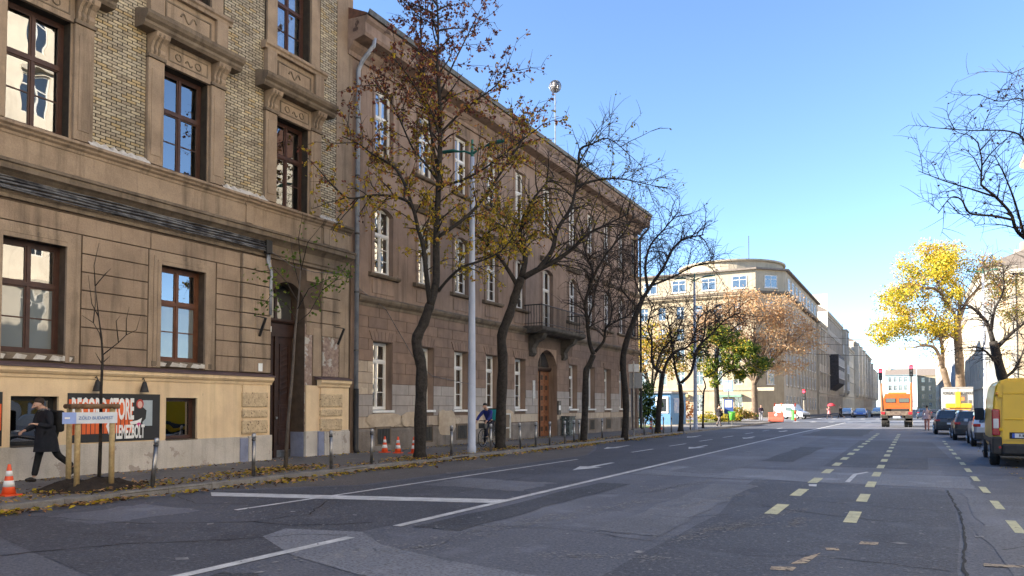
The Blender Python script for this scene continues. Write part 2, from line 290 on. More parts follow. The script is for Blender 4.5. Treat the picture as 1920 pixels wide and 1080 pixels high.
# ---- pavements with kerb stones
struct(MB().box(-17.2,-12.92,-20,86,-.02,.13).build('pavement_left', WALK))
struct(MB().box(4.82,10.2,-40,86,-.02,.13).build('pavement_right', WALK))
struct(MB().box(-17.2,-12.92,107,520,-.02,.13).build('far_pavement_left', WALK)); struct(MB().box(4.82,12,107,520,-.02,.13).build('far_pavement_right', WALK))
kl = struct(MB().box(-12.92,-12.715,-20,86,-.02,.105).build('kerb_left', MORT)); kr = struct(MB().box(4.605,4.82,-40,86,-.02,.105).build('kerb_right', MORT))
kme = MB().box(-.105,.105,-.495,.495,-.02,.0).mesh('kerb_stone', KERB)
kme = MB().prof([(-.105,-.15),(.11,-.15),(.105,-.02),(.085,.0),(-.105,.0)], -.495, .495).mesh('kerb_stone', KERB)
for k in range(74): ob('kerb_stone', kme, kl, (-12.815+R0.uniform(-.008,.008), 4+k*1.0, .135+R0.uniform(-.006,.006)))
for k in range(20): ob('kerb_stone', kme, kr, (4.71, 25+k*1.0, .135), PI)
struct(MB().box(-110,-17.2,50.9,86,-.02,.12).build('park_lawn', GRASS)); struct(sheet('park_path', [(-17.2,57),(-40,80),(-40,84),(-17.2,72)], .126, M('park_gravel', (.42,.36,.27), (.34,.29,.22), .95, 2, .3)))
struct(MB().box(-110,-17.2,86,86.2,-.02,.13).build('park_kerb', KERB)); struct(MB().box(-110,-17.2,107,112.2,-.02,.13).build('corner_pavement', WALK))
# ---------------------------------------------------------------- facade tools (x = out of the wall, y = along, z = up)
def wall(mb, y0, y1, z0, z1, holes, x=0., d=.3, m=0):
    ys = sorted({y0, y1} | {min(max(v, y0), y1) for h in holes for v in h[:2]}); zs = sorted({z0, z1} | {min(max(v, z0), z1) for h in holes for v in h[2:4]})
    for a, b in zip(ys, ys[1:]):
        for c, e in zip(zs, zs[1:]):
            my, mz = (a+b)/2, (c+e)/2
            if any(h[0] < my < h[1] and h[2] < mz < h[3] for h in holes): continue
            mb.quad((x,a,c),(x,b,c),(x,b,e),(x,a,e), m)
    for h in holes:
        a, b, c, e = h[:4]; dd = h[4] if len(h) > 4 else d; q = x-dd
        mb.quad((x,a,c),(q,a,c),(q,a,e),(x,a,e), m); mb.quad((x,b,c),(x,b,e),(q,b,e),(q,b,c), m)
        mb.quad((x,a,c),(x,b,c),(q,b,c),(q,a,c), m); mb.quad((x,a,e),(q,a,e),(q,b,e),(x,b,e), m)
    return mb
def arch(mb, y0, y1, zs, rise, zt, x, d, n=14, m=0):     # fills the corners above an arch inside a square opening
    c = (y0+y1)/2; w = (y1-y0)/2; R = (w*w+rise*rise)/(2*rise); p = []
    for i in range(n+1):
        t = -1+2*i/n; yy = t*w; p.append((c+yy, zs+rise-R+math.sqrt(max(0, R*R-yy*yy))))
    for a, b in zip(p, p[1:]):
        mb.quad((x,a[0],a[1]),(x,b[0],b[1]),(x,b[0],zt),(x,a[0],zt), m); mb.quad((x,a[0],a[1]),(x-d,a[0],a[1]),(x-d,b[0],b[1]),(x,b[0],b[1]), m)
    return p
def arch_band(mb, y0, y1, zs, rise, w, x0, x1, n=14, m=0):   # moulding that follows an arch
    c = (y0+y1)/2; h = (y1-y0)/2; R = (h*h+rise*rise)/(2*rise); zc = zs+rise-R; a0 = math.asin(min(1, h/R))
    for i in range(n):
        A = -a0+2*a0*i/n; B = -a0+2*a0*(i+1)/n
        f = lambda r, t, x: (x, c+r*math.sin(t), zc+r*math.cos(t))
        mb.quad(f(R,A,x1),f(R,B,x1),f(R+w,B,x1),f(R+w,A,x1), m); mb.quad(f(R+w,A,x0),f(R+w,A,x1),f(R+w,B,x1),f(R+w,B,x0), m); mb.quad(f(R,A,x0),f(R,B,x0),f(R,B,x1),f(R,A,x1), m)
WC = {}
def window(parent, y, z, w, h, x, rows, fm, gms, fw=.07, curtain=0, key='', name='window'):
    """rows: (z0, z1, columns, bars) in fractions of h; gms: one pane material per row"""
    k = (round(w, 3), round(h, 3), str(rows), fm.name, fw, str([g.name for g in gms]))
    if k not in WC:
        mb = MB(); mb.box(-.05,.03,-w/2,-w/2+fw,0,h); mb.box(-.05,.03,w/2-fw,w/2,0,h); mb.box(-.05,.03,-w/2+fw,w/2-fw,0,fw); mb.box(-.05,.03,-w/2+fw,w/2-fw,h-fw,h)
        panes = []
        for i, (a, b, c, bars) in enumerate(rows):
            z0 = h*a+(fw if a == 0 else .045); z1 = h*b-(fw if b == 1 else .045)
            if b < 1: mb.box(-.05,.045,-w/2+fw,w/2-fw,z1,h*b+.045)
            cw = (w-2*fw)/c
            for j in range(c):
                y0 = -w/2+fw+j*cw+(.03 if j else 0); y1 = -w/2+fw+(j+1)*cw-(.03 if j < c-1 else 0)
                if j: mb.box(-.045,.036,y0-.06,y0,z0,z1)
                s = .035
                for bx in ((y0,y0+s,z0,z1),(y1-s,y1,z0,z1),(y0+s,y1-s,z0,z0+s),(y0+s,y1-s,z1-s,z1)): mb.box(-.035,.015,*bx)
                ph = (z1-z0-2*s)/(bars+1)
                for q in range(bars+1):
                    zz = z0+s+q*ph
                    if q: mb.box(-.03,.006,y0+s,y1-s,zz-.014,zz+.014)
                    panes.append((MB().quad((-.012,y0+s,zz+(.014 if q else 0)),(-.012,y1-s,zz+(.014 if q else 0)),(-.012,y1-s,zz+ph-(.014 if q < bars else 0)),(-.012,y0+s,zz+ph-(.014 if q < bars else 0))).mesh('pane', gms[i])))
        WC[k] = (mb.mesh('window_frame', fm), panes)
    fme, panes = WC[k]; o = ob(name, fme, parent, (x, y, z))
    for p in panes: ob('pane', p, o)
    if curtain in (1, 2):
        mb = MB(); n = 16; ww = w/2-.05
        for sgn in ((1, -1) if curtain == 1 else (1,)):
            span = (.55 if curtain == 1 else 2.0)*ww; st = -ww if sgn == 1 else ww; pts = [(-.16+.03*math.sin(i*2.1+y), st+sgn*span*i/n) for i in range(n+1)]
            for (a, b), (c, d) in zip(pts, pts[1:]): mb.quad((a,b,.03),(c,d,.03),(c,d,h-.03),(a,b,h-.03))
        mb.build('curtain', CURT, o)
    if curtain == 3: MB().quad((-.1,-w/2+.05,h*.45),(-.1,w/2-.05,h*.45),(-.1,w/2-.05,h-.04),(-.1,-w/2+.05,h-.04)).build('blind', CURT, o)
    return o
def core(root, x0, y0, y1, z1, mat, depth=11., roof=None):   # side walls, back, roof and dark rooms behind a facade
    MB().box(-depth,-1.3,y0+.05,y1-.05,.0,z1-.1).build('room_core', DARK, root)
    mb = MB(); mb.box(-depth,x0,y0,y0+.04,0,z1); mb.box(-depth,x0,y1-.04,y1,0,z1); mb.box(-depth-.05,-depth,y0,y1,0,z1); mb.box(-depth,x0,y0+.04,y1-.04,z1-.1,z1)
    mb.build('side_wall', mat, root)
LEFTX = -16.8
# ================================================================ the brick-and-stone house, number 31
B1 = thing('brick_house', 'brown stone and yellow brick house with record shop and door number 31', 'house', (LEFTX, 0, 0))
Y0, Y1 = 3.2, 19.42; BAY = [5.3, 9.14, 12.87, 16.68]
DO = (15.86, 17.3)
core(B1, -.02, Y0, Y1, 17.6, PL, 11.3)
fh = [(c-.67, c+.67, 2.86, 5.3, .32) for c in BAY[:3]]+[(DO[0], DO[1], .1, 5.62, .62)]
mb = wall(MB(), Y0, Y1, 0, 6.2, fh+[(8.69,9.69,.84,1.92,.3),(12.38,13.32,.84,1.92,.3),(4.9,5.9,.84,1.92,.3)])
arch(mb, DO[0], DO[1], 4.78, .72, 5.62, .001, .5)
mb.build('ground_floor_wall', JOINT, B1)
wall(MB(), Y0, Y1, 6.2, 17.6, [(c-.67, c+.67, 7.76, 10.45, .34) for c in BAY]+[(c-.67, c+.67, 12.52, 15.2, .34) for c in BAY]).build('upper_wall', MORT, B1)
MB().box(-.02,.035,18.64,Y1,6.9,17.6).build('end_strip', PL, B1)
# plinth, cream shop front
mb = wall(MB(), Y0, DO[0], 0, .84, [], .1); mb.quad((0,DO[0],0),(.1,DO[0],0),(.1,DO[0],.84),(0,DO[0],.84)); mb.quad((0,Y0,.84),(.1,Y0,.84),(.1,DO[0],.84),(0,DO[0],.84))
mb.build('plinth', PLINTH, B1)
mb = MB(); mb.box(.0,.1,17.3,19.3,0,.92); mb.build('plinth', PLINTH, B1, bevel=.012)
MB().box(.02,.125,14.72,15.0,.0,.8).build('plinth_pier', BLUEP, B1); MB().box(.02,.16,15.0,15.855,.0,.86).build('plinth_pier', PLINTH, B1, bevel=.01)
MB().box(.02,.16,17.8,18.05,.0,.9).build('plinth_pier', BLUEP, B1); MB().box(.02,.185,18.05,19.25,.0,.88).build('plinth_pier', PLINTH, B1, bevel=.01)
MB().box(-.6,.0,17.27,17.31,0,.9).build('door_reveal', BLUEP, B1)
wall(MB(), Y0, DO[0]-.02, .84, 2.36, [(8.69,9.69,.84,1.92,.07),(12.38,13.32,.84,1.92,.07),(4.9,5.9,.84,1.92,.07)], .07).build('shop_front', CREAM, B1)
MB().box(0,.075,17.32,19.3,.92,2.36).build('shop_front', CREAM, B1)
for z in (1.2, 1.52):                                       # scored courses at the right of the shop front
    MB().box(.07,.076,13.75,14.7,z,z+.33-.02).build('stone_course', CREAM, B1)
CORN = [(0,2.33),(.1,2.33),(.12,2.4),(.16,2.42),(.2,2.47),(.2,2.55),(0,2.55)]
MB().prof(CORN, Y0, DO[0]+.02).build('shop_cornice', CREAM, B1); MB().prof([(0,2.552),(.235,2.552),(.235,2.58),(0,2.66)], Y0, DO[0]+.04).build('cornice_flashing', FLASH, B1)
MB().prof([(p[0]+.06, p[1]) for p in CORN], 17.8, 19.25).build('shop_cornice', CREAM, B1); MB().prof([(0,2.552),(.3,2.552),(.3,2.58),(0,2.66)], 17.75, 19.28).build('cornice_flashing', FLASH, B1)
VERM = M('pitted_stone', (.6,.46,.29), (.46,.35,.22), .95, 6, .9, 26, peel=(.13,.09,.06), pth=.6, psc=16, fine=.2)
for y0, y1, x in ((14.78,15.7,.15), (17.9,18.9,.17)):
    for z0, z1 in ((.93,1.3), (1.38,1.6), (1.68,2.1)):
        MB().box(.05,x,y0,y1,z0,z1).build('pitted_block', VERM, B1, bevel=.025)
    MB().box(.05,x-.04,y0+.02,y1-.02,.9,2.3).build('shop_pier', CREAM, B1)
# shop windows behind the pavement-level openings
for c, w in ((9.19,1.0), (12.85,.94), (5.4,1.0)):
    window(B1, c, .86, w, 1.05, -.16, [(0,1,1,0)], BLACK if c < 12 else WOODF, [GLASS], .05, name='shop_window')
    MB().box(-.3,.1,c-w/2,c+w/2,.825,.85).build('window_ledge', STONED, B1)
# ---- ground floor: coursed stone pieces, window surrounds, door
ZC = [2.68+.425*i for i in range(9)]
r = random.Random(2)
for i, z in enumerate(ZC[:-1]):
    z1 = z+.4; spans = [(10.18,11.84), (13.92,14.72), (6.35,8.1), (Y0,4.25)] if z1 < 5.75 else [(Y0,8.0),(8.02,11.9),(11.92,14.72)]
    for a, b in spans: MB().box(-.01,.028+r.uniform(0,.006),a,b,z,z1).build('stone_course', PL, B1, bevel=.008)
    MB().box(-.01,.10+r.uniform(0,.008),14.76,15.22,z,z1).build('pier_block', STONE, B1, bevel=.015); MB().box(-.01,.075+r.uniform(0,.008),15.24,15.84,z,z1).build('pier_block', STONE, B1, bevel=.015)
    if z > 3.7:
        MB().box(-.01,.075+r.uniform(0,.008),18.0,18.9,z,z1).build('pier_block', STONE, B1, bevel=.015)
        if z < 4.4 or z > 5.5: MB().box(-.01,.04,17.34,17.97,z,z1).build('stone_course', PL, B1, bevel=.01)
# raw brick showing where the render has fallen off
mbk = MB()
bw = MB().box(.0,.02,18.08,18.84,2.66,4.1).build('bare_brick_panel', RAWB, B1)
for j in range(17):
    for i in range(3):
        a = 18.09+i*.26-(.13 if j % 2 else 0); b = a+.25; a, b = max(a, 18.09), min(b, 18.83)
        if b-a > .05: MB().box(.015,.035+r.uniform(0,.012),a,b,2.68+j*.083,2.68+j*.083+.072).build('brick', RAWB, bw)
bw = MB().box(-.5,.012,17.305,17.62,.95,4.3).build('bare_brick_panel', RAWB, B1)
for j in range(40):
    MB().box(.0,.022+r.uniform(0,.012),17.32+(.12 if j % 2 else 0),17.6,.97+j*.083,.97+j*.083+.072).build('brick', RAWB, bw)
MB().box(.0,.05,18.86,19.3,2.66,6.1).build('end_pier', STONE, B1); MB().box(.0,.045,17.64,18.0,2.66,4.2).build('pier_strip', STONE, B1)
def surround(y, z0, z1, w, b, name='window_surround', mat=STONE, p=.07):
    mb = MB()
    for k, (e, q) in enumerate(((b, p*.55), (b*.62, p*.8), (b*.3, p))):
        i = w/2+ (b-e) * 0
        mb.box(0,q,y-w/2-e,y-w/2-(e*.5 if k < 2 else 0),z0,z1+e); mb.box(0,q,y+w/2+(e*.5 if k < 2 else 0),y+w/2+e,z0,z1+e); mb.box(0,q-.003,y-w/2-e+.002,y+w/2+e-.002,z1+(e*.5 if k < 2 else 0),z1+e-.002*k)
    return mb.build(name, mat, B1)
RW = [(0,.62,2,1),(.62,1,2,0)]
for c in BAY[:3]:
    surround(c, 2.68, 5.3, 1.34, .33); window(B1, c, 2.86, 1.34, 2.44, -.26, RW, WOODR if c > 11 else WOODF, [GLASSF, GLASSW], .09)
    MB().box(-.3,.06,c-.9,c+.9,2.70,2.85).build('window_sill', STONED, B1, bevel=.02)
    mb = MB(); 
    for k in range(5):
        a = c-.8+k*.34+r.uniform(-.1,.1); mb.poly([(.063,a,2.72),(.063,a+.25,2.70+r.uniform(0,.03)),(.063,a+.3,2.80),(.063,a+.08,2.83)])
    mb.build('flaked_sill_paint', WHITEP, B1)
# string courses, cables
P1 = [(0,6.12),(.06,6.12),(.06,6.2),(.1,6.24),(.1,6.5),(.16,6.56),(.24,6.62),(.32,6.66),(.32,6.78),(.36,6.8),(.36,6.86),(.1,6.95),(0,6.95)]
MB().prof(P1, Y0, 19.3).build('string_course', STONED, B1)
MB().box(0,.1,Y0,18.62,6.95,7.5).build('pedestal_band', STONE, B1)
P2 = [(0,7.46),(.12,7.46),(.14,7.52),(.2,7.56),(.22,7.6),(.28,7.64),(.28,7.7),(.0,7.77)]
MB().prof(P2, Y0, 18.62).build('sill_course', STONE, B1)
for c in (14.95, 18.1): MB().box(0,.14,c-.13,c+.13,6.95,7.46).build('pedestal_block', STONE, B1, bevel=.01); MB().prof([(p[0]*1.15,p[1]) for p in P2], c-.17, c+.17).build('pedestal_cap', STONE, B1)
MB().box(0,.13,18.25,19.2,6.95,7.45).build('end_pedestal', STONE, B1); MB().prof([(p[0]*1.1,p[1]) for p in P2], 17.85, 19.28).build('sill_course', STONED, B1)
for k, (z, rr) in enumerate(((6.33,.032),(6.40,.028),(6.47,.03),(6.27,.018),(6.53,.02))):
    pts = [(.15+.03*(k % 2), Y0+i*.6, z+.012*math.sin(i*1.3+k)) for i in range(20)]+[(.15+.03*(k % 2), 15.55, z-.01)]
    MB().tube(pts, rr, 7).build('wall_cable', CABLE, B1, smooth=True)
MB().box(.1,.24,15.5,15.72,6.18,6.58).build('cable_box', BLACK, B1, bevel=.02)
for d in (0, .07): MB().tube([(.14,15.62+d,6.2),(.14,15.62+d,5.95),(.14,15.76+d*.6,5.7),(.1,15.78+d*.6,5.3),(.1,15.78+d*.6,4.4)], .028, 8).build('conduit', ZINC, B1, smooth=True)
MB().tube([(.13,15.72,6.3),(.16,16.6,5.98),(.15,17.6,5.95),(.14,18.6,6.1),(.12,19.4,6.05)], .012, 5).build('wall_cable', CABLE, B1)
# door leaves, transom, fanlight
dr = MB().box(-.6,-.56,DO[0],DO[1],.12,5.6).build('entrance_door', DOORD, B1)
yc = sum(DO)/2
for s in (-1, 1):
    a, b = (DO[0]+.04, yc-.05) if s < 0 else (yc+.05, DO[1]-.04)
    MB().box(-.56,-.52,a,b,.35,3.86).build('door_leaf', DOORD, dr)
    mb = MB(); mb.box(-.52,-.49,a+.12,b-.12,1.9,1.94); mb.box(-.52,-.49,a+.12,b-.12,3.6,3.64); mb.box(-.52,-.49,a+.12,a+.16,1.94,3.6); mb.box(-.52,-.49,b-.16,b-.12,1.94,3.6)
    for k in range(9):
        z = 1.98+k*.175; mb.add([(-.515,a+.17,z),(-.515,b-.17,z+.14),(-.515,b-.17,z+.22),(-.515,a+.17,z+.08),(-.5,a+.17,z+.04),(-.5,b-.17,z+.18)], [(0,1,5,4),(4,5,2,3)])
    mb.build('louvre_panel', DOORD, dr)
    mb = MB()
    for z0, z1 in ((.5,1.0),(1.1,1.75)):
        mb.box(-.52,-.495,a+.1,b-.1,z0,z1); mb.box(-.495,-.48,a+.18,b-.18,z0+.08,z1-.08)
    mb.build('door_panel', DOORD, dr, bevel=.012)
    MB().box(-.56,-.51,a,b,.13,.34).build('kick_plate', STEEL, dr)
MB().box(-.56,-.46,yc-.06,yc+.06,.13,3.86).build('door_post', DOORD, dr, bevel=.01)
MB().disc((-.44,yc,1.35),(1,0,0),.035,.06,10).build('door_knob', STEEL, dr)
MB().box(-.56,-.47,DO[0],DO[1],3.86,4.28).build('number_board', DOORD, dr); MB().prof([(-.56,4.28),(-.4,4.28),(-.36,4.34),(-.36,4.4),(-.56,4.42)], DO[0], DO[1]).build('transom_cornice', DOORD, dr)
mb = MB(); mb.box(-.56,-.5,yc-.05,yc+.05,4.42,5.6); mb.box(-.56,-.5,DO[0],DO[0]+.06,4.42,5.6); mb.box(-.56,-.5,DO[1]-.06,DO[1],4.42,5.6); mb.build('fanlight_frame', DOORD, dr)
for a, b in ((DO[0]+.06,yc-.05),(yc+.05,DO[1]-.06)): MB().quad((-.53,a,4.43),(-.53,b,4.43),(-.53,b,5.58),(-.53,a,5.58)).build('fanlight_pane', glass('fanlight', base=(.06,.06,.06), refl=.12), dr)
def text(s, size, name, mat, parent, loc, rot, sx=1., off=0., ext=.002, align='CENTER', width=None):
    cu = bpy.data.curves.new(name, 'FONT'); cu.body = s; cu.size = size; cu.extrude = ext; cu.offset = off; cu.align_x = align; cu.align_y = 'BOTTOM_BASELINE'; cu.resolution_u = 3
    t = bpy.data.objects.new(name, cu); COL.objects.link(t); dg = bpy.context.evaluated_depsgraph_get()
    me = bpy.data.meshes.new_from_object(t.evaluated_get(dg)); COL.objects.unlink(t); bpy.data.objects.remove(t); bpy.data.curves.remove(cu)
    me.materials.clear(); me.materials.append(mat)
    if width: xs_ = [v.co.x for v in me.vertices]; sx = width/(max(xs_)-min(xs_))
    o = ob(name, me, parent, loc); o.rotation_euler = rot; o.scale = (sx, 1, 1); return o
FX = (PI/2, 0, PI/2)                       # lettering on a wall that faces +X
PW = plain('white_print', (.8,.8,.78), .6); text('31', .24, 'number', PW, dr, (-.465, 16.3, 3.98), FX, .95, .004)
# ---- upper storeys: brick fields, surrounds, pediments
zones = [(6.5,7.93), (10.31,11.69), (14.06,15.5), (17.87,18.64)]
cand = []
for za, zb in zones:
    j = 0; z = 7.8
    while z < 17.4:
        y = za-(.125 if j % 2 else 0)
        while y < zb:
            a, b = max(y, za), min(y+.226, zb)
            if b-a > .04: cand.append((a, b, z))
            y += .254
        z += .0785; j += 1
bf = MB()
for za, zb in zones: bf.box(.0,.012,za,zb,7.78,17.5)
bf = bf.build('brick_field', MORT, B1)
cand.sort(key=lambda c: (abs(c[0]-8.6) if c[0] > 8 else 99)+abs(c[2]-8.6)*.8)
rest = MB(); bme = {}
for i, (a, b, z) in enumerate(cand):
    k = r.choice((0,0,1,1,2,3,4)); x = .02+r.uniform(0,.007)
    if i < 300:
        key = (round(b-a, 2), k)
        if key not in bme: bme[key] = MB().box(-.012,0,-(b-a)/2,(b-a)/2,0,.057).mesh('brick', BRK[k])
        ob('brick', bme[key], bf, (x+.005, (a+b)/2, z))
    else: rest.box(.008,x,a,b,z,z+.057,k)
struct(rest.build('brickwork', BRK, bf), 'stuff')
BUR = [(.02,7.77),(.3,7.77)]
WR = [(0,.6,2,1),(.6,1,2,0)]
for c in BAY:
    for s in (-1, 1):
        y0, y1 = sorted((c+s*.72, c+s*1.17))
        MB().box(0,.12,y0,y1,7.78,10.45).build('pilaster', STONE, B1, bevel=.012); MB().box(.11,.135,y0+.09,y1-.09,8.0,10.2).build('pilaster_panel', STONE, B1, bevel=.008)
        MB().box(0,.17,y0-.03,y1+.03,10.45,10.54).build('pilaster_cap', STONED, B1, bevel=.015)
        cb = MB().prof([(0,10.54),(.14,10.54),(.18,10.62),(.17,10.72),(.24,10.85),(.36,10.95),(.4,11.06),(0,11.06)], y0+.03, y1-.03).build('console', STONE, B1)
        for q in (.12, .24): MB().prof([(.02,10.56),(.16,10.56),(.2,10.63),(.19,10.73),(.26,10.86),(.38,10.97),(.39,11.04),(0,11.04)], y0+q-.02, y0+q+.03).build('console_rib', STONED, cb)
        MB().box(0,.03,*sorted((c+s*.67, c+s*.72)),7.78,10.5).build('window_jamb', STONE, B1)
        q = sorted((c+s*.72, c+s*1.1)); MB().box(0,.09,q[0],q[1],12.5,15.2).build('pilaster', STONE, B1, bevel=.01); MB().box(0,.2,*sorted((c+s*.82, c+s*1.19)),11.55,12.3).build('pedestal_block', STONE, B1, bevel=.012)
    MB().box(0,.1,c-.72,c+.72,10.45,11.06).build('frieze_panel', STONE, B1, bevel=.01)
    mb = MB(); mb.box(.1,.115,c-.6,c+.6,10.58,10.61); mb.box(.1,.115,c-.6,c+.6,10.92,10.95); mb.box(.1,.115,c-.6,c-.57,10.61,10.92); mb.box(.1,.115,c+.57,c+.6,10.61,10.92)
    for q in (-.3, .3):
        mb.tube([(.11,c+q+.12*math.sin(t*.5)*(.4+t*.05),10.76+.09*math.cos(t*.5)) for t in range(13)], .018, 5)
    mb.tube([(.11,c-.1+.02*t,10.72+.06*math.sin(t*.6)) for t in range(11)], .02, 5); mb.build('carved_relief', STONED, B1)
    MB().prof([(0,11.06),(.36,11.06),(.42,11.13),(.42,11.2),(.5,11.26),(.54,11.34),(.54,11.42),(.1,11.55),(0,11.55)], c-1.5, c+1.5).build('window_hood', STONED, B1)
    MB().box(0,.08,c-.82,c+.82,11.55,12.28).build('apron_panel', STONE, B1)
    mb = MB(); mb.box(.08,.1,c-.7,c+.7,11.68,11.72); mb.box(.08,.1,c-.7,c+.7,12.1,12.14); mb.box(.08,.1,c-.7,c-.66,11.72,12.1); mb.box(.08,.1,c+.66,c+.7,11.72,12.1)
    mb.tube([(.09,c-.25+.04*t,11.9+.1*math.sin(t*.8)) for t in range(13)], .025, 5); mb.build('carved_relief', STONED, B1)
    MB().prof([(0,12.28),(.2,12.28),(.22,12.36),(.27,12.4),(.27,12.48),(0,12.53)], c-1.3, c+1.3).build('window_sill', STONE, B1)
    window(B1, c, 7.8, 1.34, 2.65, -.28, WR, WOODF, [GLASSW, GLASSW], .08, 0 if c > 6 else 0)
    window(B1, c, 12.53, 1.34, 2.67, -.28, WR, WOODF, [GLASS, GLASS], .08, 2)
    MB().box(0,.09,c-1.1,c+1.1,15.2,15.6).build('window_head', STONE, B1, bevel=.01)
for a, b in ((10.2,11.75), (13.95,15.6), (17.75,18.6)):        # lumps of white mortar on the sill course
    mb = MB(); n = 14
    pts = [(a+(b-a)*i/n, .05+.09*abs(math.sin(i*1.7+a))) for i in range(n+1)]
    for (p, h), (q, g) in zip(pts, pts[1:]): mb.quad((.22,p,7.715),(.22,q,7.715),(.08,q,7.76+g),(.08,p,7.76+h)); mb.quad((.08,p,7.76+h),(.08,q,7.76+g),(.02,q,7.76+g),(.02,p,7.76+h))
    mb.build('mortar_fillet', WHITEP, B1)
MB().prof([(0,16.4),(.2,16.5),(.6,17.2),(.75,17.3),(.75,17.6),(0,17.65)], Y0, Y1).build('roof_cornice', STONED, B1)
MB().prof([(.6,17.66),(.6,17.7),(-5.5,21),(-11.4,17.7),(-11.4,17.66)], Y0, Y1).build('roof', M('roof_tiles', (.16,.08,.055), (.1,.055,.04), .9, 6, .5, 20), B1)
# wall lamps and lantern brackets, rain pipe, small bell plate
for y in (10.49, 11.68):
    l = thing('wall_lamp', 'dark cone lamp over the record shop poster, %s one' % ('nearer' if y < 11 else 'further'), 'lamp', (LEFTX, y, 2.05), 0, 'cone lamps over the poster')
    MB().tube([(.07,0,.3),(.16,0,.34),(.2,0,.27)], .014, 6).build('arm', BLACK, l); MB().lathe([(.03,.26),(.05,.22),(.1,.02),(.105,0)], 14, (.2,0,0)).build('shade', BLACK, l, smooth=True)
for y, w in ((15.4,'left'), (18.75,'right')):
    l = thing('lantern_bracket', 'rusty iron flag holder slanting out of the wall %s of door 31' % w, 'bracket', (LEFTX+.08, y, 4.0), 0, 'iron brackets beside door 31')
    MB().tube([(0,0,-.25),(.3,-.05,.25)], .04, 8).build('arm', BLACK, l); MB().tube([(0,-.2,.32),(.25,-.05,.26),(.3,-.05,.25)], .015, 6).build('stay', BLACK, l)
MB().box(.1,.115,15.35,15.5,2.72,2.95).build('bell_plate', PW, B1)
# ================================================================ the long three-storey house next to it
B2 = thing('long_house', 'long brown three-storey house with white windows and a balcony over its door', 'house', (LEFTX, 0, 0))
Z0, Z1 = 19.46, 49.4
core(B2, -.02, Z0, Z1, 14.9, BR2, 10.6)
C2 = [21.18, 23.84, 26.43, 29.03, 31.75, 34.82, 38.1, 40.75, 43.4, 46.0, 48.45]
DD = (33.68, 35.96)
hol = []
for c in C2:
    if c == 34.82: hol.append((DD[0],DD[1],.1,4.7,.55))
    elif c == 48.45: hol.append((c-.75,c+.6,.15,4.0,.4))
    else: hol.append((c-.54,c+.54,1.55,4.0,.36))
    if c == 34.82: hol.append((c-.62,c+.62,5.6,8.85,.3))
    else: hol.append((c-.53,c+.53,6.45,8.85,.25))
    hol.append((c-.52,c+.52,10.7,13.15,.25))
mb = wall(MB(), Z0, Z1, 0, 14.2, hol)
arch(mb, DD[0], DD[1], 3.85, .78, 4.7, .002, .5)
for c in C2: arch(mb, c-(.62 if c == 34.82 else .53), c+(.62 if c == 34.82 else .53), 8.62, .22, 8.86, -.02, .2)
mb.build('street_wall', BR2, B2)
# rusticated ground floor, block by block
r = random.Random(8); bc = {}
H = .437; nb = 0
wall(MB(), Z0+.3, Z1-.02, .9, 5.25, [h[:4] for h in hol if h[2] < 5], .006, .005).build('joint_bed', JOINT2, B2)
gf = [h for h in hol if h[2] < 5]
gfx = []
for h in gf:
    gfx.append((h[0]-.02, h[1]+.02, h[2]-.06, h[3]+.02))
for j in range(11):
    z = .95+j*(H-.045); z1 = z+H-.045-.018
    y = Z0+.32-(.55 if j % 2 else 0)
    while y < Z1:
        L_ = 1.1*r.uniform(.92,1.08); a, b = max(y+.009, Z0+.32), min(y+L_-.009, Z1-.02); y += L_
        segs = [(a, b)]
        for h in gfx:
            if h[2] < z1 and h[3] > z:
                ns = []
                for p, q in segs:
                    if h[1] <= p or h[0] >= q: ns.append((p, q)); continue
                    if h[0]-p > .06: ns.append((p, h[0]))
                    if q-h[1] > .06: ns.append((h[1], q))
                segs = ns
        for p, q in segs:
            if q-p < .06 or (31.9 < p < 36.9 and z > 4.2): continue
            zb = 1.35+.0*p if True else 0
            if z < 1.3: mats = BBLK
            elif z < (3.0 if p < 20.7 else 2.2 if p < 33 else 2.45): mats = GBLK if p > 20.7 or z < 1.9 else BBLK
            else: mats = BLK
            mb = MB().box(-.008,.02+r.uniform(0,.014),p,q,z,z1); mb.build('stone_block', r.choice(mats), B2); nb += 1
# flat arches of splayed stones over the ground floor windows
for c in C2[:5]+C2[6:10]:
    for k in range(7):
        a = -.72+k*.206; b = a+.19; f = 1.0
        MB().add([(x, c+t, z) for x in (.01,.055) for t, z in ((a*.86,4.03),(b*.86,4.03),(b*1.08,4.36),(a*1.08,4.36))], [(4,5,6,7),(0,4,7,3),(1,2,6,5),(0,1,5,4),(3,7,6,2)]).build('arch_stone', BLK[k % 3], B2)
MB().prof([(0,.0),(.07,.0),(.07,.82),(.04,.9),(0,.92)], Z0+.3, DD[0]-.05).build('plinth', M('stained_plinth', (.25,.215,.185), (.17,.145,.125), .95, 1.6, .5, 30, streak=.4, fine=.3), B2)
MB().prof([(0,.0),(.07,.0),(.07,.95),(.04,1.0),(0,1.02)], DD[1]+.05, 47.68).build('plinth', bpy.data.materials['stained_plinth'], B2)
PLAS = M('fallen_plaster_beige', (.52,.42,.31), (.42,.33,.24), .95, 3, .4)
for y0, y1, z0, z1 in ((22.2,23.5,.92,1.5), (24.6,26.0,.5,1.6), (20.1,22.3,.95,1.45), (27.2,28.2,.7,1.5), (29.7,31.0,.9,1.55)):
    n = 18; cy, cz_, hy, hz = (y0+y1)/2, (z0+z1)/2, (y1-y0)/2, (z1-z0)/2
    pts = [(cy+hy*math.cos(2*PI*i/n)*r.uniform(.82,1.1), cz_+hz*max(-1,min(1,1.25*math.sin(2*PI*i/n)))*r.uniform(.85,1.05)) for i in range(n)]
    MB().poly([(.075, a, b) for a, b in pts]).build('plaster_scar', PLAS, B2)
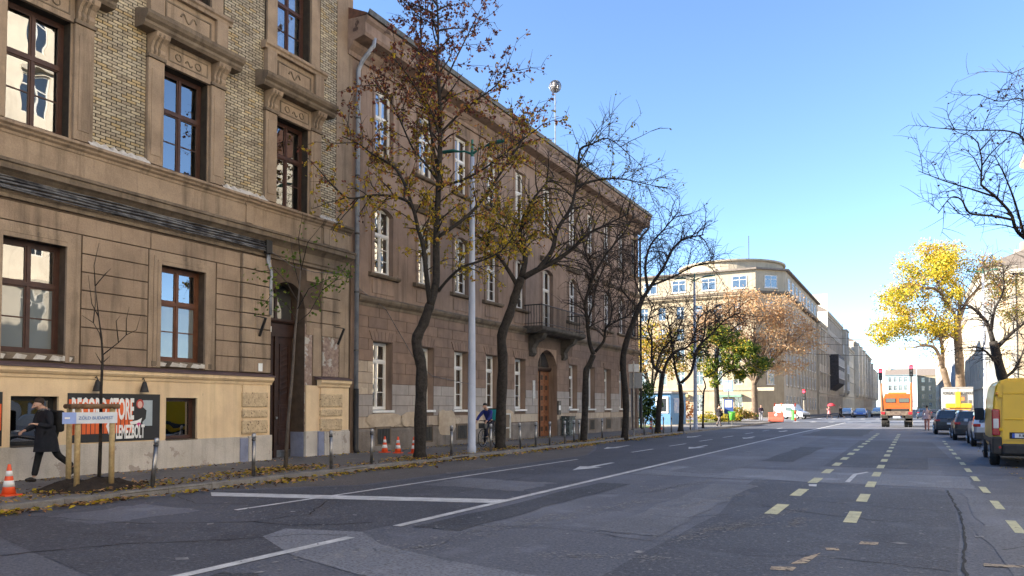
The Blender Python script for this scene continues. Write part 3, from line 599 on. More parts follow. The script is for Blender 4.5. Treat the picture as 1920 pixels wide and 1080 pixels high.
# windows
GR = [(0,.72,2,2),(.72,1,2,0)]; UR = [(0,.6,2,2),(.6,1,2,0)]
for i, c in enumerate(C2):
    if c not in (34.82, 48.45):
        window(B2, c, 1.58, 1.08, 2.42, -.3, GR, WHITE, [GLASS, GLASS], .08, (1,0,2,3,2)[i % 5]); MB().box(-.3,.09,c-.62,c+.62,1.47,1.56).build('window_sill', WHITE, B2, bevel=.01)
    if c == 34.82:
        bd = window(B2, c, 5.62, 1.24, 3.2, -.2, [(0,.68,2,2),(.68,1,2,0)], WHITE, [GLASS, GLASS], .08, 2, name='balcony_door')
    else:
        window(B2, c, 6.47, 1.06, 2.36, -.18, UR, WHITE, [GLASS, GLASS], .06, (1,2,3,2,0)[i % 5])
        MB().prof([(0,6.28),(.14,6.3),(.18,6.36),(.18,6.42),(0,6.45)], c-.86, c+.86).build('window_sill', STONED, B2)
        MB().box(0,.03,c-.62,c+.62,5.72,6.2).build('apron_panel', BR2, B2, bevel=.012)
    mb = MB(); w = .62 if c == 34.82 else .53
    for s in (-1, 1): mb.box(0,.05,*sorted((c+s*w, c+s*(w+.14))),6.45 if c != 34.82 else 5.6,8.62)
    arch_band(mb, c-w, c+w, 8.62, .22, .14, 0, .05); mb.build('window_surround', BR2, B2)
    if i not in (0,): MB().prof([(0,9.2),(.12,9.22),(.2,9.32),(.24,9.36),(.24,9.42),(0,9.48)], c-.85, c+.85).build('window_hood', STONED, B2)
    window(B2, c, 10.72, 1.04, 2.42, -.18, UR, WHITE, [GLASS, GLASS], .06, (3,0,2,1)[i % 4])
    MB().prof([(0,10.55),(.12,10.57),(.16,10.62),(.16,10.68),(0,10.7)], c-.8, c+.8).build('window_sill', STONED, B2)
    mb = MB()
    for s in (-1, 1): mb.box(0,.04,*sorted((c+s*.52, c+s*.64)),10.7,13.15)
    mb.box(0,.041,c-.64,c+.64,13.15,13.28); mb.build('window_surround', BR2, B2)
    if r.random() < .9 and i not in (5, 10): # cellar lights
        w = .45; MB().box(.02,.085,c-w,c+w,.3,.98).build('cellar_frame', STONED, B2, bevel=.02); cw = MB().box(.05,.095,c-w+.1,c+w-.1,.36,.9).build('cellar_window', BLACK, B2)
        for q in (-.17, 0, .17): MB().tube([(.1,c+q,.36),(.1,c+q,.9)], .012, 5).build('bar', STEELD, cw)
MB().prof([(0,5.2),(.05,5.2),(.07,5.3),(.16,5.38),(.2,5.46),(.2,5.52),(0,5.6)], Z0+.25, Z1+.1).build('string_course', STONED, B2)
PILL = [(C2[i]+C2[i+1])/2 for i in range(10)]
for y in (Z0+.55, Z1-.4): MB().box(0,.05,y-.3,y+.3,5.6,13.6).build('corner_pilaster', BR2, B2, bevel=.01)
# eaves cornice with a painted gutter
MB().prof([(0,13.7),(.08,13.7),(.1,13.85),(.25,14.0),(.3,14.12),(.75,14.2),(.8,14.3),(.8,14.62),(.88,14.72),(.88,14.85),(0,14.9)], Z0-.3, Z1+.3).build('eaves_cornice', M('cornice_plaster', (.30,.21,.16), (.2,.14,.11), .9, 2, .3, 40, streak=.4, peel=(.09,.06,.05), pth=.6, psc=1.2), B2)
MB().prof([(.82,14.86),(.96,14.86),(1.0,15.02),(.97,15.03),(.9,14.9),(.8,14.92)], Z0-.3, Z1+.3).build('gutter', STEELD, B2)
MB().prof([(.84,14.905),(.84,14.95),(-4.9,17.6),(-10.7,14.95),(-10.7,14.905)], Z0-.28, Z1+.28).build('roof', bpy.data.materials['roof_tiles'], B2)
# rain pipes
for nm, y, lab in (('rain_pipe', 19.6, 'zinc rain pipe with black foot between the two houses'), ('rain_pipe', 49.45, 'dark rain pipe at the far corner of the long house')):
    p = thing(nm, lab, 'pipe', (LEFTX, y, 0))
    m_ = ZINC if y < 30 else STEELD
    MB().tube([(.75,.1,14.3),(.72,.1,14.05),(.3,.02,13.6),(.14,0,13.3),(.14,0,2.3)], .075, 10).build('upper_pipe', m_, p, smooth=True)
    MB().tube([(.14,0,2.3),(.14,0,.25),(.22,0,.12)], [.095,.095,.095], 10).build('foot_pipe', BLACK, p, smooth=True)
    for z in (3.6,5.6,7.6,9.6,11.6): MB().disc((.14,0,z),(0,0,1),.092,.06,10).build('collar', STEELD if y < 30 else BLACK, p)
MB().tube([(.12,19.7,5.75),(.12,21.2,5.2),(.1,23.2,3.3),(.1,24.2,2.9),(.1,27.5,2.6)], .012, 5).build('wall_cable', CABLE, B2)
# balcony with iron railing on two consoles
BALC = M('sooty_stone', (.12,.105,.09), (.06,.052,.045), .95, 3, .4, 40, streak=.6, fine=.25)  # balcony stone, a darker grey than the other ledges
bl = MB().prof([(0,5.3),(.7,5.3),(1.0,5.42),(1.05,5.48),(1.05,5.62),(0,5.64)], 32.1, 37.5).build('balcony', BALC, B2)
for y in (32.9, 36.7):
    MB().prof([(0,4.2),(.12,4.2),(.25,4.35),(.2,4.6),(.4,4.9),(.7,5.05),(.85,5.3),(0,5.3)], y-.22, y+.22).build('console', BALC, bl)
ry = [32.18, 37.42]
rl = MB(); rl.tube([(0,ry[0],6.66),(.98,ry[0],6.66),(.98,ry[1],6.66),(0,ry[1],6.66)], .028, 6); rl.tube([(0,ry[0],5.76),(.98,ry[0],5.76),(.98,ry[1],5.76),(0,ry[1],5.76)], .018, 6); rl.build('railing', BLACK, bl)
bal = MB().tube([(0,0,5.64),(0,0,5.95),(.0,.02,6.1),(0,0,6.3),(0,0,6.66)], .013, 5).mesh('baluster', BLACK)
for k in range(36): ob('baluster', bal, bl, (.98, ry[0]+.02+k*.149, 0))
for k in range(6):
    for y in ry: ob('baluster', bal, bl, (.1+k*.15, y, 0))
# the panelled door under its arch
dr = MB().box(-.52,-.48,DD[0],DD[1],.12,3.6).build('entrance_door', DOORR, B2)
for k in range(4):
    y0 = DD[0]+.1+k*.53
    for j in range(6):
        z0 = .3+j*.54; MB().box(-.48,-.445,y0,y0+.42,z0,z0+.44).build('door_panel', DOORR, dr, bevel=.02); MB().box(-.446,-.43,y0+.1,y0+.32,z0+.1,z0+.34).build('door_panel', DOORD, dr, bevel=.01)
MB().box(-.48,-.42,34.78,34.86,.12,3.55).build('door_post', DOORD, dr); MB().prof([(-.52,3.55),(-.36,3.55),(-.3,3.68),(-.3,3.75),(-.52,3.78)], DD[0], DD[1]).build('transom_cornice', DOORD, dr)
MB().quad((-.47,DD[0],3.78),(-.47,DD[1],3.78),(-.47,DD[1],4.7),(-.47,DD[0],4.7)).build('fanlight_pane', GLASSD, dr); MB().box(-.47,-.42,34.78,34.86,3.78,4.65).build('fanlight_bar', DOORD, dr)
MB().box(.02,.1,35.98,36.3,1.25,2.0).build('notice_board', STEELD, B2); MB().box(.1,.106,36.02,36.26,1.5,1.75).build('notice_sheet', PW, B2); MB().box(.03,.06,33.05,33.3,2.1,3.0).build('door_plate', CURT, B2)
# far doorway of the long house
MB().box(-.38,-.34,47.7,49.05,.15,3.3).build('side_door', M('grey_door', (.12,.12,.13), (.09,.09,.1), .6), B2); MB().quad((-.36,47.7,3.3),(-.36,49.05,3.3),(-.36,49.05,4.0),(-.36,47.7,4.0)).build('door_light', GLASSD, B2); MB().box(0,.25,47.6,49.1,0,.2).build('door_step', KERB, B2)
# ball-topped mast on the roof
an = thing('roof_mast', 'thin mast with a wire ball standing on the roof of the long house', 'mast', (-18.6, 39.7, 15.4))
MB().tube([(0,0,0),(0,0,5.0)], [.035,.022], 8).build('pole', STEELD, an); MB().tube([(-.22,0,3.6),(.22,0,3.6)], .018, 6).build('crossbar', STEEL, an)
mb = MB()
for k in range(9):
    a = PI*k/9; mb.tube([(.36*math.cos(t*2*PI/20)*math.cos(a), .36*math.cos(t*2*PI/20)*math.sin(a), 5.45+.36*math.sin(t*2*PI/20)) for t in range(21)], .014, 4)
for z in (-.25,-.12,0,.12,.25):
    q = math.sqrt(.36**2-z*z); mb.tube([(q*math.cos(t*2*PI/20), q*math.sin(t*2*PI/20), 5.45+z) for t in range(21)], .014, 4)
mb.build('wire_ball', STEEL, an); MB().lathe([(.02,-.3),(.2,-.2),(.26,0),(.2,.2),(.02,.3)], 14, (0,0,5.45)).build('lamp_globe', M('smoked_globe', (.3,.27,.26), (.22,.2,.2), .4), an, smooth=True)
# ================================================================ other houses: x along the facade, -y out of it
HC = {}
def house_window(parent, x, z, w, h, y=0., fm=WHITE, gm=GLASSD, name='window'):
    k = (w, h, fm.name, gm.name)
    if k not in HC:
        mb = MB(); f = .07
        mb.box(-w/2-.12,w/2+.12,-.1,.0,-.14,-.02,0)
        for b in ((-w/2,-w/2+f,0,h),(w/2-f,w/2,0,h),(-w/2+f,w/2-f,0,f),(-w/2+f,w/2-f,h-f,h),(-.035,.035,f,h-f),(-w/2+f,-.035,h*.66,h*.66+.07),(.035,w/2-f,h*.66,h*.66+.07)): mb.box(b[0],b[1],-.05,.02,b[2],b[3],0)
        mb.quad((-w/2+f,-.012,f),(w/2-f,-.012,f),(w/2-f,-.012,h-f),(-w/2+f,-.012,h-f),1)
        HC[k] = mb.mesh('window', [fm, gm])
    return ob(name, HC[k], parent, (x, y, z))
def block(name, label, loc, rz, width, depth, storeys, cols, wm, rm, ww=1.1, cornice=True, base=None, hood=None, roofh=3.0, fm=WHITE, margin=1.2, gh=None, skipcol=()):
    """storeys: (sill z, window height); returns the root"""
    t = thing(name, label, 'house', loc, rz); top = storeys[-1][0]+storeys[-1][1]+1.3
    xs = [margin+(width-2*margin)*(i+.5)/cols for i in range(cols)]
    mb = MB()
    hs = [(x-ww/2, x+ww/2, z, z+h) for z, h in storeys for i, x in enumerate(xs) if i not in skipcol]
    w2 = wall(MB(), 0, width, 0, top, hs, 0, .22)
    mb.add([(v[1], -v[0], v[2]) for v in w2.v], w2.f); mb.box(0,width,.6,depth,0,top); mb.quad((0,0,0),(0,.6,0),(0,.6,top),(0,0,top)); mb.quad((width,0,0),(width,.6,0),(width,.6,top),(width,0,top)); mb.quad((0,0,top),(width,0,top),(width,.6,top),(0,.6,top)); mb.build('wall', wm, t)
    for z, h in storeys:
        for i, x in enumerate(xs):
            if i not in skipcol: house_window(t, x, z, ww, h, .18, fm)
    if cornice:
        for z, p, hh in ((top-.5,.45,.5), (storeys[0][0]+storeys[0][1]+.5,.16,.22)):
            MB().prof([(0,z),(-p*.3,z),(-p,z+hh*.5),(-p,z+hh),(0,z+hh)], -.1, width+.1, 'x').build('cornice', hood or wm, t)
    if hood:
        for z, h in storeys[1:]:
            for i, x in enumerate(xs):
                if i not in skipcol: MB().box(x-ww/2-.25,x+ww/2+.25,-.25,-.002,z+h+.15,z+h+.35).build('window_hood', hood, t)
    if base: MB().box(0,width,-.06,-.003,0,.9).build('plinth', base, t)
    if roofh: MB().prof([(-.5,top+.002),(depth/2,top+roofh),(depth+.3,top+.002)], -.1, width+.1, 'x').build('roof', rm, t)
    return t
RT = bpy.data.materials['roof_tiles']; RG = M('grey_roof', (.24,.2,.17), (.18,.15,.13), .9, 3, spec=.1)
def F_(name, c, s=.35, sc=.6): return M(name, c, tuple(x*.82 for x in c), .9, sc, .2, 20, streak=s, fine=.12)
CR1 = F_('cream_render', (.76,.68,.55), .2); CR2 = F_('sand_render', (.70,.62,.49), .25); GY1 = F_('grey_stone_front', (.58,.5,.39), .4); GY2 = F_('brown_stone_front', (.46,.385,.3), .45); CWALL = F_('beige_render', (.46,.37,.25)); PENT = F_('attic_render', (.44,.375,.28)); CR3 = F_('pale_render', (.52,.47,.39))
ST3 = [(1.3,2.3),(5.6,2.4),(9.7,2.4),(13.4,2.2)]
# corner house behind the park: long front to the park, cut corner, street side, set-back top floor
CH = block('corner_house', 'cream corner house with flat-roofed top storey behind the orange tree', (-72,113.5,0), 0, 51.5, 16, [(.9,2.6),(5.0,2.1),(8.4,2.1),(11.8,2.0),(15.2,2.0)], 17, CWALL, RG, 1.2, True, None, None, 0, GY1 if False else WHITE)
top = 18.5
mb = MB(); mb.prof([(51.5,0),(54.88,3.38),(54.88,16),(51.5,16)], 0, top-.05, 'z'); mb.build('cut_corner_wall', CWALL, CH)
for z in (5.0,8.4,11.8,15.2):
    o = house_window(CH, 53.2, z, 1.2, 2.1); o.location = (53.24, 1.66, z); o.rotation_euler = (0,0,rad(45))
mb = MB(); mb.box(54.86,54.9,3.4,46,0,top); mb.box(44,54.86,16,46,0,top); mb.build('street_side_wall', GY1, CH)
for z in (1.2,5.0,8.4,11.8,15.2):
    for k in range(10):
        o = house_window(CH, 0, z, 1.2, 2.1); o.location = (54.96, 5.6+k*4.1, z); o.rotation_euler = (0,0,rad(90))
        if z > 2: MB().box(54.9,55.05,7.1+k*4.1,7.5+k*4.1,4.6,17.6).build('pilaster', GY1, CH) if z == 5.0 else None
PH = MB(); PH.prof([(1.0,-.3),(51.6,-.3),(55.3,3.3),(55.3,45),(50,45),(50,8),(1,8)], top+.35, top+3.5, 'z'); PH.build('penthouse_wall', PENT, CH)
MB().prof([(.6,-.8),(51.8,-.8),(55.8,3.1),(55.8,46),(.6,46)], top+3.5, top+3.75, 'z').build('flat_roof', RG, CH); MB().prof([(.6,-.6),(51.7,-.6),(55.6,3.2),(55.6,46),(.6,46)], top, top+.35, 'z').build('terrace_cornice', STONED, CH)
for k in range(9):
    o = house_window(CH, 49.3-k*4.6, top+.9, 2.1, 1.8, -.32)
o = house_window(CH, 0, top+.9, 2.1, 1.8); o.location = (53.45+.03, 1.5-.03, top+.9); o.rotation_euler = (0,0,rad(44))
for k in range(9):
    o = house_window(CH, 0, top+.9, 2.1, 1.8); o.location = (55.33, 6.5+k*4.2, top+.9); o.rotation_euler = (0,0,rad(90))
MB().lathe([(8,0),(8,1.6),(8.4,1.7),(8.4,1.95),(6,2.3)], 40, (46,9.5,top+3.75)).build('round_roof_room', PENT, CH, smooth=False)
MB().tube([(49.5,6,top+5),(49.5,6,top+10)], .06, 5).build('aerial', STEELD, CH)
MB().box(-.0,54.0,-.07,-.003,4.0,4.5).build('string_course', PENT, CH); MB().box(0,51.5,-.12,-.003,.13,.8).build('plinth', CR3, CH)
for k in range(6): MB().box(6+k*8,9.5+k*8,-.9,-.02,3.1,3.5).build('shop_awning', M('awning_%d' % k, ((.5,.42,.2),(.15,.3,.2),(.6,.56,.5),(.4,.12,.1),(.55,.45,.2),(.2,.35,.25))[k], None, .8), CH, bevel=.03)
# houses further up the left side
S5 = [(1.2,2.6),(5.8,2.7),(10.4,2.7),(15.0,2.6),(19.2,2.2)]
h = block('town_house', 'ornate grey town house with rounded gable beside the corner house', (LEFTX,160.5,0), PI/2, 15, 14, S5[:4], 5, GY1, RG, 1.3, True, None, CR3, 2)
h = block('town_house', 'tall dark town house with sunlit blank end wall and black bay', (LEFTX,176,0), PI/2, 40, 15, S5, 12, GY2, RG, 1.3, True, None, GY1, 5)
MB().box(-.06,-.002,-.3,15,17.5,26.5).build('end_wall', CR1, h); MB().prof([(-1.9,7),(-1.9,13.5),(-.002,13.5),(-.002,5.4)], 6, 22, 'x').build('bay_window', M('dark_bay', (.07,.065,.07), (.04,.038,.04), .7), h)
for k in range(7):
    for z in (8.2,11.0): house_window(h, 7.2+k*2.2, z, 1.1, 1.7, -1.92)
h = block('town_house', 'cream town house with chimneys up the left side', (LEFTX,217,0), PI/2, 42, 15, S5[:4], 11, CR2, RT, 1.3, True, None, CR3, 3)
for k in range(4): MB().box(4+k*8,6.2+k*8,5,8,19,24.5).build('chimney', CR1, h)
h = block('town_house', 'pale stone town house with sunlit end further up the street', (LEFTX,260,0), PI/2, 48, 15, S5, 12, CR3, RG, 1.3, True, None, GY1, 4)
h = block('town_house', 'dark town house with many bays far up the left side', (LEFTX,309,0), PI/2, 60, 15, S5, 14, GY2, RG, 1.3, True, None, GY1, 4)
h = block('town_house', 'white end house far up the left side', (LEFTX,371,0), PI/2, 44, 15, S5[:4], 9, CR3, RG, 1.4, True, None, None, 8)
h = block('end_house', 'pale blue house with hipped grey roof closing the street', (-14,456,0), 0, 15, 14, S5[:4], 5, F_('pale_blue_render', (.36,.46,.48)), RG, 1.5, True, None, None, 3.5)
h = block('end_house', 'cream house with white gable beside the pale blue one', (1.5,470,0), 0, 16, 14, S5[:4], 4, CWALL, RG, 1.5, True, None, None, 4)
block('neighbour_house', 'brown stone house left of number 31, outside the picture', (LEFTX,-44.9,0), PI/2, 48, 12, [(1.3,2.4),(7.8,2.6),(12.5,2.6)], 12, STONE, RT, 1.3, True, PLINTH, STONED, 4)
# right side of the street
S6 = [(1.2,2.6),(5.8,2.7),(10.2,2.7),(14.4,2.6),(18.4,2.4),(22.2,2.2)]
block('apartment_house', 'tall sunlit cream apartment house opposite the record shop', (10,27,0), -PI/2, 66, 14, S6[:6], 17, CR1, RT, 1.3, True, PLINTH, CR3, 4)
block('apartment_house', 'sunlit sand apartment house opposite the long house', (10,88,0), -PI/2, 36, 14, S6, 9, CR2, RT, 1.3, True, PLINTH, CR3, 4)
h = block('apartment_house', 'pale house with windowed sunlit end at the right edge beyond the trees', (10.5,122,0), -PI/2, 14, 14, S6[:4], 4, CWALL, RG, 1.2, True, PLINTH, CR3, 3)
def end_windows(h, width, xs, zs, hh=2.0, w=1.0):
    for z in zs:
        for x in xs:
            o = house_window(h, 0, z, w, hh); o.location = (width+.06, x, z); o.rotation_euler = (0,0,PI/2)
end_windows(h, 14, (2.2,5,7.8,10.6), (1.4,5.8,10.2,14.4)); MB().box(14,14.3,-.2,14,17.9,18.4).build('end_cornice', CR3, h); MB().box(14.002,14.1,-.02,.5,0,17.9).build('corner_strip', CR3, h)
h = block('apartment_house', 'grey-white house wall behind the parked box truck', (9,160,0), -PI/2, 32, 15, S6[:5], 8, CR3, RG, 1.3, True, None, None, 3)
MB().box(32.002,32.06,.2,15,0,21).build('end_wall', F_('white_end', (.46,.45,.42), .3), h); end_windows(h, 32.05, (3,6.5,11), (5.8,10.2,14.4,17.8), 1.8, 1.1)
for k, (y, l, d) in enumerate(((205,'grey','narrow'), (250,'blue','wide'), (300,'white','tall'), (350,'dull','long'), (400,'sand','last'))):
    block('apartment_house', '%s %s house far up the shaded right side' % (d, l), (9+k*.0,y,0), -PI/2, 44, 14, S6[:4+(k % 3)], 11, (GY1,F_('bluish_render',(.45,.48,.52)),CR3,GY2,CR2)[k], RG, 1.3, True, None, None, 3)

rc = random.Random(17)
def bays(t, xs, w, z0, z1, mat, zs):                       # bays added to these fronts so their projecting ends catch the sun
    for x in xs:
        b = MB().box(x-w/2,x+w/2,-1.15,-.01,z0,z1).build('bay', mat, t, bevel=.03); MB().box(x-w/2-.15,x+w/2+.15,-1.3,-.01,z1,z1+.3).build('bay_cornice', GY1, b); MB().box(x-w/2+.1,x+w/2-.1,-.9,-.01,z0-.6,z0).build('bay_corbel', GY1, b)
        for z in zs:
            for d in (-.75,.75): o = house_window(t, x+d, z, 1.1, 2.2, -1.17); o.parent = b
TH = [o for o in bpy.data.objects if o.parent is None and o.name.startswith('town_house')]
for k, t in enumerate(TH):
    w = t.children[0].data.vertices and max(v.co.x for v in t.children[0].data.vertices); zt = max(v.co.z for v in t.children[0].data.vertices)
    if k == 1: bays(t, (30,), 3.6, 5.2, zt-2, CR2, (6,10.6,15.2))
    elif k: bays(t, [w*f for f in (.12,.5,.88)], 3.6, 5.2, zt-(.8 if k % 2 else 2.5), (CR2,CR1,CR3,CR1,CR2,CR1)[k % 6], (6,10.6))
    for f in range(int(w/5)): MB().box(f*5+.2,f*5+.6,-.12,-.002,5.0,zt-.6).build('pilaster', (GY1,CR3,CR1)[k % 3], t)
for t in [o for o in bpy.data.objects if o.parent is None and o.name.split('.')[0] in ('town_house', 'apartment_house', 'end_house')]:
    rf = next((c for c in t.children if c.name.startswith('roof')), None)
    if not rf: continue
    zs = max(v.co.z for v in rf.data.vertices); w = max(v.co.x for v in rf.data.vertices)
    for k in range(max(1, int(w/12))): x = rc.uniform(1, w-2); MB().box(x,x+1.4,5.5,6.4,zs-2.5,zs+rc.uniform(.6,1.8)).build('chimney', rc.choice((CR2,GY2,CR3)), t)
